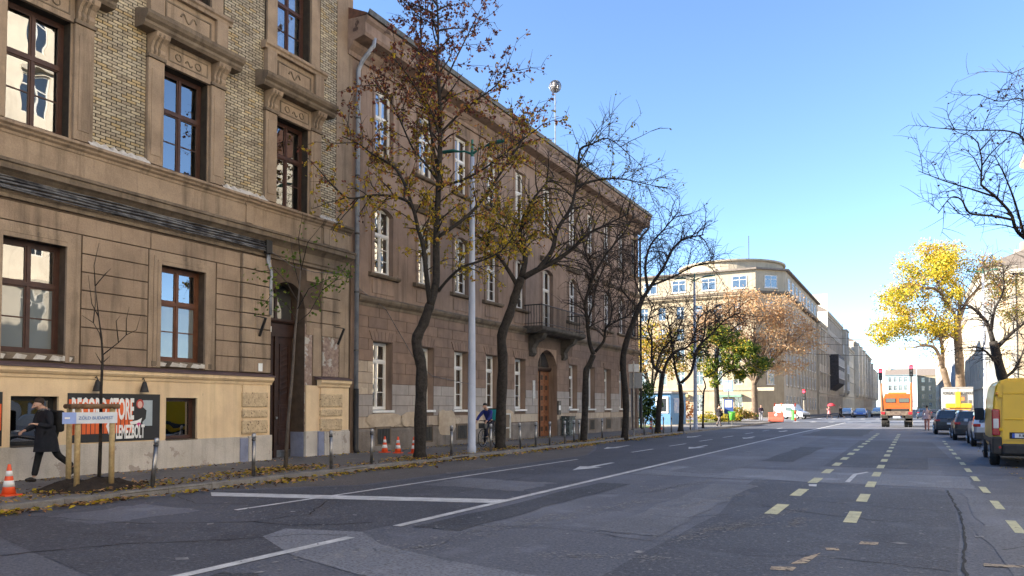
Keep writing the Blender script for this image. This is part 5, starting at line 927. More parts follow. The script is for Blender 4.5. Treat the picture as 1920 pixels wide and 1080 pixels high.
# stakes, rail and banner round the bare young tree
st = thing('tree_stakes', 'pale wooden stakes with top rail around the bare young tree', 'stakes', (-13.75,8.75,.13), 0)
STK = M('pale_stake_wood', (.46,.34,.17), (.36,.25,.12), .8, 5, .3, 25, fine=.25)
SP = [(-.95,-.02), (.12,-.5), (.2,.12)]
for x, y in SP: MB().tube([(x,y,-.05),(x,y,1.54)], .05, 10).build('stake', STK, st, smooth=True)
for a, b in ((0,1),(1,2),(2,0)): 
    A, B = Vector((*SP[a],1.57)), Vector((*SP[b],1.57)); e = (B-A).normalized()*.12; MB().tube([A-e,B+e], .05, 10).build('rail', M('brown_rail_%d' % a, (.22,.13,.07), (.15,.09,.05), .8, 6), st, smooth=True)
A, B = Vector((*SP[1],0)), Vector((*SP[2],0)); e = (B-A).normalized(); nrm = Vector((e.y,-e.x,0))
bn = MB(); p, q = A-e*.3+nrm*.07, B+e*.06+nrm*.07
bn.quad((*p.xy,1.25),(*q.xy,1.25),(*q.xy,1.46),(*p.xy,1.46), 0); 
bn = bn.build('banner', plain('banner_cloth', (.62,.66,.72), .7), st); ang = math.atan2(e.y, e.x)
mid = (p+q)/2+nrm*.004
MB().quad(*[(*(p+e*t+nrm*.003).xy, z) for t, z in ((.0,1.25),(.24,1.25),(.24,1.46),(.0,1.46))]).build('banner_badge', plain('badge_blue', (.28,.38,.72), .7), bn)
text('ZÖLD BUDAPEST', .085, 'banner_text', plain('banner_blue', (.14,.24,.5), .7), bn, (mid.x+e.x*.1, mid.y+e.y*.1, 1.325), (PI/2, 0, ang), .95, .001)
MB().quad(*[(*(p+e*t+nrm*.006).xy, z) for t, z in ((.04,1.34),(.13,1.34),(.13,1.37),(.04,1.37))]).build('badge_bar', PW, bn)
mb = MB(); n = 30; vs = []                                     # heap of dark soil
for i in range(n+1):
    for j in range(n+1):
        u, v = i/n*2-1, j/n*2-1; q = max(0, 1-(u*u+v*v)); vs.append((u*.85-.15, v*1.0-.05, -.02+.24*q**.9*(.75+.25*math.sin(u*7+v*5))+r.uniform(-.035,.035)*(q > 0)))
mb.add(vs, [(a*(n+1)+b, (a+1)*(n+1)+b, (a+1)*(n+1)+b+1, a*(n+1)+b+1) for a in range(n) for b in range(n)])
so = mb.build('soil_heap', EARTH, None, smooth=True, loc=(-13.75,8.75,.13)); tag(so, 'heap of dark soil round the staked young tree', 'soil heap')
# fallen leaves along the kerb and on the pavement
mb = MB(); r = random.Random(90)
def drop(x, y, z, s):
    d = Vector((r.uniform(-.5,.5), r.uniform(-.5,.5), 1)).normalized(); u = d.orthogonal().normalized(); a = r.uniform(0,6.28); w = d.cross(u); u, w = u*math.cos(a)+w*math.sin(a), w*math.cos(a)-u*math.sin(a)
    p = Vector((x,y,z)); k = r.uniform(.45,.8); mb.add([p-u*s*.5, p-w*s*.5*k+d*s*.15, p+u*s*.5, p+w*s*.5*k+d*s*.12], [(0,1,2),(0,2,3)], r.choice((0,0,1,1,2,2,3)))
for i in range(3800):
    y = 5+ r.random()**1.3*40; w = .3+.4*math.sin(y*.7+1.1*math.sin(y*.31))**2
    if r.random() > .25+.75*(.5+.5*math.sin(y*2.3+2*math.sin(y*.9)))**2: continue
    drop(-12.68+abs(r.gauss(0,.5))*w, y, .02+r.random()*.035, r.uniform(.06,.16))
for i in range(1500): drop(-12.95-abs(r.gauss(0,.5)), 5+r.random()*38, .145, r.uniform(.04,.11))
for cx, cy, k, s in ((-13.8,13.6,420,.5), (-13.1,18.3,420,.55), (-13.4,23.9,320,.6), (-13.6,8.9,520,.75), (-13.1,30.7,200,.5), (-13.6,12.2,260,.6)):
    for i in range(k): drop(cx+r.gauss(0,s*.6), cy+r.gauss(0,s*1.2), .15+r.random()*.03, r.uniform(.05,.12))
for i in range(700): drop(-16.6+abs(r.gauss(0,.35)), 5+r.random()*30, .145, r.uniform(.04,.1))
for i in range(350): drop(r.uniform(2,4.6), r.uniform(14,50), .02, r.uniform(.05,.1))
o = mb.build('fallen_leaves', [LYEL,LBRN,LTAN,LOLV]); struct(o, 'stuff'); o['label'] = 'yellow and brown fallen leaves along the kerb'
# ---------------------------------------------------------------- people (x forward, y left, z up)
SKIN = M('skin', (.52,.32,.23), (.46,.27,.19), .55, 8); HAIR = M('dark_hair', (.03,.02,.015), (.045,.03,.02), .7, 20)
def skin(name, J, bones, root, mat, parent, sub=2, loc=None):
    names = list(J); me = bpy.data.meshes.new(name); idx = {k: i for i, k in enumerate(names)}
    me.from_pydata([J[k][:3] for k in names], [(idx[a], idx[b]) for a, b in bones], []); me.materials.append(mat)
    o = ob(name, me, parent, loc); md = o.modifiers.new('skin', 'SKIN'); md.use_smooth_shade = True; md.branch_smoothing = .4
    for k in names:
        rr = J[k][3]; v = me.skin_vertices[0].data[idx[k]]; v.radius = rr if isinstance(rr, tuple) else (rr, rr); v.use_root = (k == root)
    s = o.modifiers.new('sub', 'SUBSURF'); s.levels = sub; s.render_levels = sub; return o
def chain(*n): return list(zip(n, n[1:]))
def leg(side, hip, sw, knee, H=1.):
    """hip joint, thigh swing and knee bend in degrees -> knee, ankle, heel, toe"""
    a, b = rad(sw), rad(sw-knee); k = (hip[0]+.44*math.sin(a), hip[1], hip[2]-.44*math.cos(a)); an = (k[0]+.43*math.sin(b), k[1], k[2]-.43*math.cos(b))
    f = rad(-(sw-knee)*.55) if sw > 0 else rad(sw-knee+10)
    return k, an, (an[0]-.05, an[1], an[2]-.05), (an[0]+.17*math.cos(f), an[1], an[2]-.06+.17*math.sin(f) if sw < 0 else an[2]-.06+.03)
def fingers(J, B, tag_, wrist, palm, side, curl=.6):
    w = Vector(wrist); p = Vector(palm); d = (p-w).normalized(); up = Vector((0,0,1)); l = d.cross(up)
    l = Vector((0,1,0)) if l.length < .1 else l.normalized(); n = l.cross(d).normalized()
    for i, (o, L) in enumerate(((-.03,.06),(-.01,.07),(.011,.066),(.031,.05))):
        a = p+l*o; k1 = a+d*L*.55-n*L*.15; k2 = k1+d*L*.3-n*L*curl
        for q, (v, rr) in enumerate(((a,.0105),(k1,.0095),(k2,.008))): J['%sf%d%d' % (tag_,i,q)] = (*v, rr)
        B += [(tag_+'palm', '%sf%d0' % (tag_,i)), ('%sf%d0' % (tag_,i), '%sf%d1' % (tag_,i)), ('%sf%d1' % (tag_,i), '%sf%d2' % (tag_,i))]
    t = w.lerp(p, .45)+l*.035*side; J[tag_+'th0'] = (*t, .012); J[tag_+'th1'] = (*(t+d*.045+l*.02*side-n*.02), .0095); B += [(tag_+'hand', tag_+'th0'), (tag_+'th0', tag_+'th1')]
def person(label, loc, rz, coat, trousers, shoe, arms, legs, head=(0,0), lean=0., hip=.92, skirt=.0, name='person', hairm=HAIR, hood=False, fine=False, group=None, scarf=None, sc=1.):
    t = thing(name, label, 'person', loc, rz, group); t.scale = (sc,)*3
    lx = math.sin(rad(lean)); Z = hip
    sp = lambda h: (lx*h, 0, Z+h*math.cos(rad(lean)))
    hx, hz = head                                            # how far the head is pushed forward and down
    P = {'pel': (*sp(.03), (.15,.12)), 'spi': (*sp(.22), (.135,.11)), 'che': (*sp(.42), (.165,.125)), 'nck': (*sp(.55), .055), 'jaw': (sp(.62)[0]+.03+hx*.5, 0, sp(.62)[2]-hz*.5, .066), 'skl': (sp(.71)[0]+.035+hx, 0, sp(.71)[2]-hz, (.083,.1)), 'top': (sp(.79)[0]+.02+hx, 0, sp(.79)[2]-hz, .065)}
    s = P['skl']; fd = Vector((1,0,-hz*6)).normalized()
    P['nos'] = (s[0]+fd.x*.1, 0, s[2]+fd.z*.1-.015, .02); P['nst'] = (s[0]+fd.x*.125, 0, s[2]+fd.z*.125-.03, .012); P['chn'] = (P['jaw'][0]+.07*fd.x, 0, P['jaw'][2]-.015+.05*fd.z, .03)
    P['eaL'] = (s[0]-.01, .088, s[2]-.01, .02); P['eaR'] = (s[0]-.01, -.088, s[2]-.01, .02)
    B = chain('pel','spi','che','nck','jaw','skl','top')+[('skl','nos'),('nos','nst'),('jaw','chn'),('skl','eaL'),('skl','eaR')]
    CJ = {k: (*P[k][:3], tuple(x*1.17 for x in P[k][3]) if isinstance(P[k][3], tuple) else P[k][3]*1.25) for k in ('pel','spi','che')}; CJ['col'] = (*sp(.53), .085); CB = chain('pel','spi','che','col')
    TJ = {'pel': (*sp(.02), (.155,.13))}; TB = []; SJ = []
    for sd, g in ((1,'L'), (-1,'R')):
        sh = (sp(.46)[0], sd*.18, sp(.46)[2]); el, wr = arms[0 if sd > 0 else 1]
        el = tuple(sh[i]+el[i] for i in range(3)); wr = tuple(el[i]+wr[i] for i in range(3)); dv = (Vector(wr)-Vector(el)).normalized()
        P[g+'sh'] = (*sh, .062); P[g+'el'] = (*el, .043); P[g+'wr'] = (*wr, .029); P[g+'hand'] = (*(Vector(wr)+dv*.035), (.034,.02)); P[g+'palm'] = (*(Vector(wr)+dv*.085), (.038,.018)); B += chain('che',g+'sh',g+'el',g+'wr',g+'hand',g+'palm')
        if fine: fingers(P, B, g, P[g+'hand'][:3], P[g+'palm'][:3], 1 if sd < 0 else -1)
        else: P[g+'fng'] = (*(Vector(wr)+dv*.15-Vector((0,0,.02))), (.03,.014)); P[g+'thm'] = (*(Vector(wr)+dv*.09+Vector((.02,-sd*.035,.01))), .011); B += [(g+'palm',g+'fng'), (g+'hand',g+'thm')]
        CJ[g+'sh'] = (*sh, .085); CJ[g+'el'] = (*el, .064); CJ[g+'cu'] = (*(Vector(wr)-dv*.005), .05); CB += chain('che',g+'sh',g+'el',g+'cu')
        h0 = (sp(0)[0], sd*.09, Z-.02); k, an, he, to = leg(sd, h0, *legs[0 if sd > 0 else 1])
        P[g+'hip'] = (*h0, .092); P[g+'kn'] = (*k, .056); P[g+'an'] = (*an, .036); B += chain('pel',g+'hip',g+'kn',g+'an')
        TJ[g+'h'] = (*h0, .108); TJ[g+'t'] = (*((Vector(h0)+Vector(k))/2), .092); TJ[g+'k'] = (*k, .073); TJ[g+'c'] = (*((Vector(k)+Vector(an))/2), .066); TJ[g+'a'] = (*(Vector(an)+(Vector(k)-Vector(an))*.06), .06); TB += chain('pel',g+'h',g+'t',g+'k',g+'c',g+'a')
        SJ.append((g, an, he, to))
    body = skin('body', P, B, 'pel', SKIN, t)
    skin('trousers', TJ, TB, 'pel', trousers, t)
    if skirt:
        sk = MB(); n = 20; lv = 6
        sk.add([((.165+.07*u)*math.cos(a)*(1+.05*math.sin(a*5+u*2)*u)+lx*.2*(1-u), (.195+.04*u)*math.sin(a)*(1+.04*math.sin(a*4)*u), Z+.2-(skirt+.2)*u) for u in [i/lv for i in range(lv+1)] for a in [2*PI*j/n for j in range(n)]],
           [(i*n+j, i*n+(j+1) % n, (i+1)*n+(j+1) % n, (i+1)*n+j) for i in range(lv) for j in range(n)])
        sk.build('coat_skirt', coat, t, smooth=True)
    skin('coat', CJ, CB, 'pel', coat, t)
    for g, an, he, to in SJ:
        skin('shoe', {'a': (*(Vector(an)+Vector((0,0,.01))), .05), 'h': (*he, .046), 'm': (*((Vector(he)+Vector(to))/2), (.05,.045)), 't': (*to, (.05,.036))}, [('a','m'),('h','m'),('m','t')], 'm', shoe, t)
    hc = Vector((s[0]-.028, 0, s[2]+.035)); hm = MB()
    hm.lathe([(.02,-.1),(.075,-.07),(.098,-.01),(.098,.045),(.075,.085),(.03,.107)], 16); hm.v = [(v[0]*.96+hc.x-.012, v[1]*.88+hc.y, v[2]*.9+hc.z+.012) for v in hm.v]
    hm.build('hair' if not hood else 'knit_hat', hairm, t, smooth=True, sub=1)
    for yy in (-.032,.032): MB().lathe([(.004,-.008),(.01,0),(.004,.008)], 8, (s[0]+fd.x*.087, yy, s[2]+fd.z*.08+.012)).build('eye', BLACK, t)
    if scarf: MB().tube([(sp(.54)[0]+.085*math.cos(a), .075*math.sin(a), sp(.52)[2]+.01*math.sin(a*3)) for a in [i*2*PI/14 for i in range(15)]], .028, 8).build('scarf', scarf, t, smooth=True)
    return t
NAVY = M('navy_black_coat', (.011,.012,.017), (.018,.019,.025), .9, 9); BLK_T = M('black_trousers', (.010,.010,.012), (.017,.017,.018), .9, 9); SHOEB = M('dark_shoe', (.014,.012,.011), (.02,.018,.016), .5, 9)
CHECK = M('grey_check_scarf', (.16,.16,.16), (.05,.05,.055), .95, 40)
man = person('man in dark coat and backpack walking left, head bowed over his hands', (-16.05,9.06,.155), -PI/2, NAVY, BLK_T, SHOEB,
   arms=(((.0,.06,-.28),(.2,-.13,.05)), ((.06,-.04,-.27),(.24,.07,-.09))), legs=((-24,28),(14,3)), head=(.075,.075), lean=7, hip=.925, skirt=.34, fine=True, scarf=CHECK, sc=1.02)
bp = thing('backpack', 'black backpack worn by the walking man in the dark coat', 'backpack', (-16.05,9.06,.155), -PI/2)
mb = MB(); mb.box(-.3,-.13,-.15,.15,1.0,1.46); mb.build('bag', BLK_T, bp, bevel=.05, smooth=True)
for y in (-.12,.12): MB().tube([(-.14,y,1.42),(-.02,y*1.1,1.47),(.1,y*1.05,1.36),(.06,y*1.15,1.15),(-.12,y*1.1,1.02)], .018, 6).build('strap', BLK_T, bp)
ph = thing('phone', 'small pale phone in the outstretched hand of the walking man', 'phone', (-16.05,9.06,.155), -PI/2)
MB().box(.47,.55,-.2,-.1,1.03,1.045).build('case', plain('phone_grey', (.35,.36,.36), .3), ph, bevel=.004)
# cyclist on the pavement, half hidden by the second tree
BLUEJ = M('royal_blue_jacket', (.02,.03,.2), (.03,.04,.13), .8, 6); DKT = M('dark_tracksuit', (.014,.015,.03), (.02,.02,.03), .85, 8); TURQ = M('turquoise_bag', (.03,.4,.42), (.04,.33,.36), .6, 4)
cyc = person('cyclist in royal blue jacket and dark hat riding behind a tree trunk', (-14.7,25.25,.13), -PI/2, BLUEJ, DKT, SHOEB,
   arms=(((.22,.07,-.2),(.2,-.02,-.16)), ((.22,-.07,-.2),(.2,.02,-.16))), legs=((72,75),(25,22)), head=(.07,.03), lean=24, hip=.95, hood=True, hairm=BLACK)
bx = thing('delivery_bag', 'turquoise box bag on the back of the cyclist', 'bag', (-14.7,25.25,.13), -PI/2); MB().box(-.42,-.12,-.22,.22,1.0,1.48).build('box', TURQ, bx, bevel=.03); MB().box(-.43,-.11,-.225,.225,1.44,1.5).build('lid', BLACK, bx, bevel=.02)
bk = thing('bicycle', 'dark bicycle under the cyclist in the blue jacket', 'bicycle', (-14.7,25.25,.13), -PI/2)
TYRE = M('black_rubber', (.018,.018,.018), (.028,.027,.026), .85, 8); RIM = M('alloy', (.42,.42,.43), (.3,.3,.31), .35, 8, metal=.8)
for x in (-.52,.53):
    w = MB().tube([(x+.335*math.cos(i*2*PI/28), 0, .345+.335*math.sin(i*2*PI/28)) for i in range(29)], .019, 6, cap=False).build('wheel', TYRE, bk, smooth=True)
    rm = MB().tube([(x+.31*math.cos(i*2*PI/28), 0, .345+.31*math.sin(i*2*PI/28)) for i in range(29)], .009, 5, cap=False)
    for i in range(18): rm.tube([(x,0,.345),(x+.31*math.cos(i*2*PI/18),0,.345+.31*math.sin(i*2*PI/18))], .0022, 3)
    rm.build('rim', RIM, w); MB().disc((x,0,.345),(0,1,0),.03,.09,8).build('hub', RIM, w)
mb = MB()
for a, b, q in (((-.05,0,.3),(-.2,0,.82),.018), ((-.05,0,.3),(.36,0,.8),.02), ((-.18,0,.76),(.35,0,.86),.017), ((-.52,0,.345),(-.05,0,.3),.012), ((-.52,0,.345),(-.18,0,.76),.01), ((.36,0,.78),(.34,0,.98),.02), ((.36,.05,.76),(.53,.05,.345),.013), ((.36,-.05,.76),(.53,-.05,.345),.013)): mb.tube([a, b], q, 7)
mb.build('frame', BLACK, bk, smooth=True); MB().tube([(.3,.3,1.0),(.36,.18,1.02),(.35,0,.99),(.36,-.18,1.02),(.3,-.3,1.0)], .014, 7).build('handlebar', BLACK, bk); mb = MB().box(-.33,-.06,-.07,.07,.83,.89); mb.build('saddle', BLACK, bk, bevel=.025)
MB().disc((-.05,.05,.3),(0,1,0),.09,.015,14).build('crank', STEELD, bk); MB().box(.42,.62,-.14,.14,.72,.92).build('basket', STEELD, bk)
# people further off
W0 = (((.02,.06,-.28),(.06,0,-.24)), ((.02,-.06,-.28),(.06,0,-.24)))
def col(n, c): return M(n, c, tuple(x*.7 for x in c), .9, 9)
person('person in dark jacket and pale trousers walking on the far pavement by the green bin', (-13.4,58.6,.13), rad(70), col('dark_jacket',(.02,.017,.02)), col('grey_trousers',(.16,.14,.14)), SHOEB, W0, ((24,6),(-22,26)), skirt=.1)
person('person in pink hooded jacket crossing at the far corner with a red umbrella', (-10.4,111.3,.0), rad(160), col('pink_coat',(.6,.25,.25)), col('dark_leggings',(.05,.04,.05)), SHOEB, (((.1,.05,-.22),(.15,-.05,.2)), W0[1]), ((18,5),(-18,20)), skirt=.25)
um = thing('umbrella', 'red umbrella held by the person in the pink coat', 'umbrella', (-10.1,111.2,1.2)); MB().lathe([(.55,.55),(.5,.68),(.35,.84),(.15,.93),(.01,.95)], 14).build('canopy', col('umbrella_red',(.6,.05,.07)), um); MB().tube([(0,0,0),(0,0,.95)], .012, 5).build('handle', STEELD, um)
person('person in black crossing behind the pink-coated walker', (-9.0,112.0,.0), rad(150), col('black_jacket',(.015,.015,.017)), BLK_T, SHOEB, W0, ((26,6),(-24,26)), skirt=.12)
person('worker in dark top standing beside the red road barrier', (-15.2,86.8,.13), rad(-60), col('worker_top',(.05,.03,.05)), col('worker_trousers',(.3,.3,.33)), SHOEB, W0, ((6,3),(-4,3)))
person('person in pale pink top beside the dark parked estate car', (.75,60,.0), rad(90), col('pale_pink',(.62,.42,.4)), col('coral_trousers',(.6,.25,.18)), SHOEB, W0, ((10,4),(-10,10)), skirt=.1)
# ---------------------------------------------------------------- vehicles (x forward, y left)
def paint(n, c, metal=0.): return M(n, c, tuple(x*.93 for x in c), .32, 1.5, 0, 40, spec=.5, metal=metal, fine=.04, coat=.6)
GLV = glass('car_glass', base=(.012,.014,.016), refl=.12, wave=.0, rough=.03)
LAMP = plain('red_lamp', (.35,.012,.02), .2, coat=.5); LAMPW = plain('clear_lamp', (.65,.65,.66), .2); PLATE = plain('plate_white', (.72,.74,.78), .4); BUMP = M('grey_black_plastic', (.03,.031,.034), (.042,.043,.046), .6, 5)
def wheel_mesh(R, w):
    k = 'wheel%.2f' % R
    t = MB(); t.tube([(0,-w/2,0),(0,-w/2+.02,0),(0,w/2-.02,0),(0,w/2,0)], [R*.93,R,R,R*.93], 22); r_ = MB(); r_.tube([(0,-w/2-.006,0),(0,w/2+.006,0)], R*.62, 16)
    for i in range(5): a = 2*PI*i/5; r_.tube([(0,w/2+.008,0),(math.cos(a)*R*.6,w/2+.012,math.sin(a)*R*.6)], .03, 4)
    return t.mesh('tyre', TYRE), r_.mesh('rim', RIM)
WM = {}
def wheel(parent, x, y, R, w=.2):
    if R not in WM: WM[R] = wheel_mesh(R, w)
    o = ob('wheel', WM[R][0], parent, (x, y, R), 0 if y > 0 else PI); ob('rim', WM[R][1], o); return o
def loft(rings, cap=True):
    n = len(rings[0]); mb = MB(); vs = [v for q in rings for v in q]
    fs = [(i*n+j, i*n+(j+1) % n, (i+1)*n+(j+1) % n, (i+1)*n+j) for i in range(len(rings)-1) for j in range(n)]
    return mb.add(vs, fs+([tuple(range(n-1,-1,-1)), tuple(range((len(rings)-1)*n, len(rings)*n))] if cap else []))
TT = [0,.015,.05,.13,.28,.52,.64,.77,.93,1.]
SHAPES = {'suv': ([.42,.3,.26,.24,.24,.24,.24,.24,.27,.4],[.74,.92,.97,.98,.97,.95,.94,.93,.82,.62],[.78,.96,1.2,1.44,1.5,1.49,1.33,.96,.85,.66],[.84,.95,.99,1,1,1,1,.99,.93,.8],[.8,.88,.82,.78,.77,.77,.78,.9,.86,.76]),
 'saloon': ([.36,.27,.22,.2,.2,.2,.2,.2,.24,.36],[.7,.86,.9,.9,.9,.89,.88,.86,.74,.55],[.72,.9,.95,1.2,1.42,1.42,1.24,.9,.77,.58],[.84,.95,.99,1,1,1,1,.99,.93,.8],[.8,.88,.86,.76,.74,.74,.76,.9,.86,.76])}
def car(name, label, loc, rz, c, shape='suv', L=4.4, Wd=1.82, H=1.5, group=None, cat='car', plate=None, metal=.0, roofrack=None):
    t = thing(name, label, cat, loc, rz, group); zl, zb, zr, wb, wr = SHAPES[shape]; h = Wd/2; k = H/1.5; pm = paint('%s_paint_%d' % (name, len(bpy.data.materials)), c, metal)
    rings = []; pts = []
    for i, T in enumerate(TT):
        x = -L/2+T*L; a, b, cc = zl[i]*k, zb[i]*k, zr[i]*k; B, R = h*wb[i], h*wr[i]
        half = [(B*.86,a),(B*.97,a+.1*(b-a)),(B,a+.5*(b-a)),(B*.985,a+.85*(b-a)),(B*.95,b),(R,cc-(cc-b)*.18),(R*.88,cc)]
        pts.append((x, half)); rings.append([(x,y,z) for y, z in half]+[(x,-y,z) for y, z in reversed(half)])
    loft(rings).build('body', pm, t, smooth=False, bevel=.03)
    for i, (i0, i1) in enumerate(((2,3),(3,4),(4,5),(5,6))):
        if shape == 'saloon' and i0 == 2: continue
        for s in (1,-1):
            (xa, A), (xb, Bq) = pts[i0], pts[i1]; e = .05 if i else .22
            f = lambda p, q, u: (p[0]+(q[0]-p[0])*u, p[1]+(q[1]-p[1])*u)
            a0, a1 = f(A[4],A[5],.12), f(A[4],A[5],.96); b0, b1 = f(Bq[4],Bq[5],.12), f(Bq[4],Bq[5],.96); o = .012
            MB().quad((xa+e,s*(a0[0]+o),a0[1]),(xb-.03,s*(b0[0]+o),b0[1]),(xb-.03,s*(b1[0]+o),b1[1]),(xa+e,s*(a1[0]+o),a1[1])).build('side_window', GLV, t)
    j = (1,3) if shape == 'suv' else (2,4)
    (xa, A), (xb, Bq) = pts[j[0]], pts[j[1]]; z0 = A[6][1]+.03; z1 = Bq[6][1]-.06; y0 = A[6][0]*.92; y1 = Bq[6][0]*.92; sl = (xb-xa)/(Bq[6][1]-A[6][1])
    q = MB()
    mid = pts[2] if shape == 'suv' else pts[3]
    for (xp, Ap), (xq, Aq) in ((pts[j[0]], mid), (mid, pts[j[1]])):
        q.quad((xp-.025,Ap[6][0]*.95,Ap[6][1]+.015),(xp-.025,-Ap[6][0]*.95,Ap[6][1]+.015),(xq-.025,-Aq[6][0]*.95,Aq[6][1]+.012),(xq-.025,Aq[6][0]*.95,Aq[6][1]+.012))
    q.build('rear_window', GLV, t)
    xa, A = pts[5]; xb, Bq = pts[7]; xm, Am = pts[6]
    q = MB()
    for (xp, Ap), (xq, Aq) in (((xb,Bq),(xm,Am)), ((xm,Am),(xa,A))): q.quad((xp+.02,Ap[6][0]*.93,Ap[6][1]+.015),(xp+.02,-Ap[6][0]*.93,Ap[6][1]+.015),(xq+.02,-Aq[6][0]*.93,Aq[6][1]+.012),(xq+.02,Aq[6][0]*.93,Aq[6][1]+.012))
    q.build('windscreen', GLV, t)
    xr = -L/2
    for s in (1,-1):
        MB().box(xr-.012,xr+.2,*sorted((s*h*.68, s*h*.965)),.8*k,.92*k).build('tail_light', LAMP, t, bevel=.02); MB().box(xr-.03,xr+.02,*sorted((s*h*.5, s*h*.8)),.4*k,.46*k).build('reflector', LAMP, t)
        MB().box(L/2-.22,L/2-.01,*sorted((s*h*.5, s*h*.86)),.56*k,.7*k).build('headlight', LAMPW, t, bevel=.03)
        MB().box(L*.12,L*.12+.12,*sorted((s*h*1.0, s*(h+.16))),.95*k,1.08*k).build('wing_mirror', pm, t, bevel=.03)
    MB().box(xr-.06,xr+.12,-h*.93,h*.93,.3*k,.58*k).build('rear_bumper', BUMP if shape == 'suv' else pm, t, bevel=.04); MB().box(xr-.068,xr-.05,-.26,.26,.62*k,.73*k).build('number_plate', PLATE, t)
    MB().box(L/2-.1,L/2+.05,-h*.9,h*.9,.25*k,.5*k).build('front_bumper', BUMP, t, bevel=.04)
    for x in (-L*.31, L*.31):
        for s in (1,-1):
            MB().disc((x, s*(h-.06), .34*k), (0,1,0), .39*k, .135, 20).build('wheel_arch', BLACK, t); wheel(t, x, s*(h-.08), .33*k)
    if roofrack:
        for s in (1,-1): MB().tube([(-L*.3,s*.6,H+.03),(L*.05,s*.6,H+.04)], .02, 6).build('roof_rail', STEELD, t)
    return t
GP = 'cars parked along the right kerb'; N_ = PI/2
car('parked_car', 'silver SUV parked just ahead of the yellow van', (3.05,38.9,0), N_, (.42,.46,.55), 'suv', 4.45, 1.85, 1.58, GP, metal=.5, roofrack=1)
car('parked_car', 'dark brown estate car parked between the silver and black cars', (2.6,45.2,0), N_, (.05,.045,.045), 'suv', 4.5, 1.82, 1.5, GP, metal=.2)
car('parked_car', 'black hatchback with red tail lights left of the dark brown car', (1.95,53.6,0), N_, (.03,.033,.04), 'suv', 4.1, 1.8, 1.5, GP)
car('far_car', 'blue car waiting beyond the crossing', (-7.2,124,0), -N_, (.05,.12,.42), 'saloon', 4.4, 1.8, 1.48, 'cars beyond the crossing')
car('far_car', 'pale silver car at the kerb beyond the crossing pedestrians', (-9.6,131,0), -N_, (.5,.52,.55), 'saloon', 4.3, 1.8, 1.5, 'cars beyond the crossing')
car('far_car', 'yellowish taxi behind the blue car', (-5.4,136,0), -N_, (.6,.55,.35), 'saloon', 4.5, 1.8, 1.5, 'cars beyond the crossing')
car('far_car', 'white car behind the taxi far up the street', (-5.6,150,0), -N_, (.6,.62,.64), 'suv', 4.3, 1.8, 1.55, 'cars beyond the crossing')
car('far_car', 'dark blue car right of the orange truck', (1.2,118,0), N_, (.02,.035,.07), 'saloon', 4.6, 1.85, 1.5, 'cars beyond the crossing')
# white van with a blue windscreen at the corner house
wv = thing('white_van', 'small white van with sky-blue windscreen parked at the corner house', 'van', (-14.3,103.5,0), rad(-25))
loft([[(x,y,z) for y, z in ((.85,.35),(.9,.8),(.88,a),(.7,b))]+[(x,y,z) for y, z in ((-.7,b),(-.88,a),(-.9,.8),(-.85,.35))] for x, a, b in ((-2,1.7,1.95),(-.4,1.75,2.0),(.7,1.5,1.95),(1.3,1.05,1.15),(2.0,.85,.95),(2.15,.6,.7))]).build('body', paint('white_paint',(.62,.62,.62)), wv, bevel=.05)
MB().quad((.75,.78,1.62),(1.33,.8,1.17),(1.33,-.8,1.17),(.75,-.78,1.92)).build('windscreen', glass('sky_glass', base=(.05,.15,.35), refl=.45), wv)
for s in (1,-1): MB().quad((-.3,s*.9,1.1),(.9,s*.9,1.05),(.65,s*.89,1.5),(-.3,s*.89,1.65)).build('side_window', GLV, wv); MB().box(1.95,2.17,*sorted((s*.5,s*.85)),.7,.85).build('headlight', LAMPW, wv)
MB().box(2.0,2.2,-.85,.85,.35,.6).build('front_bumper', BUMP, wv, bevel=.04)
for x in (-1.3,1.3):
    for s in (1,-1): wheel(wv, x, s*.82, .33)
# yellow panel van, rear doors towards the camera
V = thing('yellow_van', 'large yellow panel van parked at the right edge', 'van', (3.0,27.5,0), N_+rad(-1.5)); YV = M('van_yellow', (.78,.47,.003), (.72,.43,.003), .38, 1.5, 0, 40, spec=.35, fine=.04, coat=.25); hw = 1.0
def vring(x, s, zr=2.5, zb=.42, sl=0.):
    p = [(.93,zb),(1.0,zb+.12),(1.02,.95),(1.01,1.4),(.97,1.95),(.91,2.3),(.82,2.43),(.6,2.5)]
    p = [(y*s, z if z < 1 else 1+(z-1)*(zr-1)/1.5) for y, z in p]; return [(x+sl*(z-.5), y, z) for y, z in p]+[(x+sl*(z-.5), -y, z) for y, z in reversed(p)]
loft([vring(-2.74,.965,2.46,.46,.03), vring(-2.68,1.0,2.49,.42,.03), vring(-1.2,1.0), vring(.9,1.0), vring(1.5,.99,2.4), vring(2.1,.97,1.75), vring(2.5,.93,1.25,.35), vring(2.85,.82,1.0,.35)]).build('body', YV, V, smooth=False)
SEAM = plain('seam_dark', (.06,.04,.01), .7)
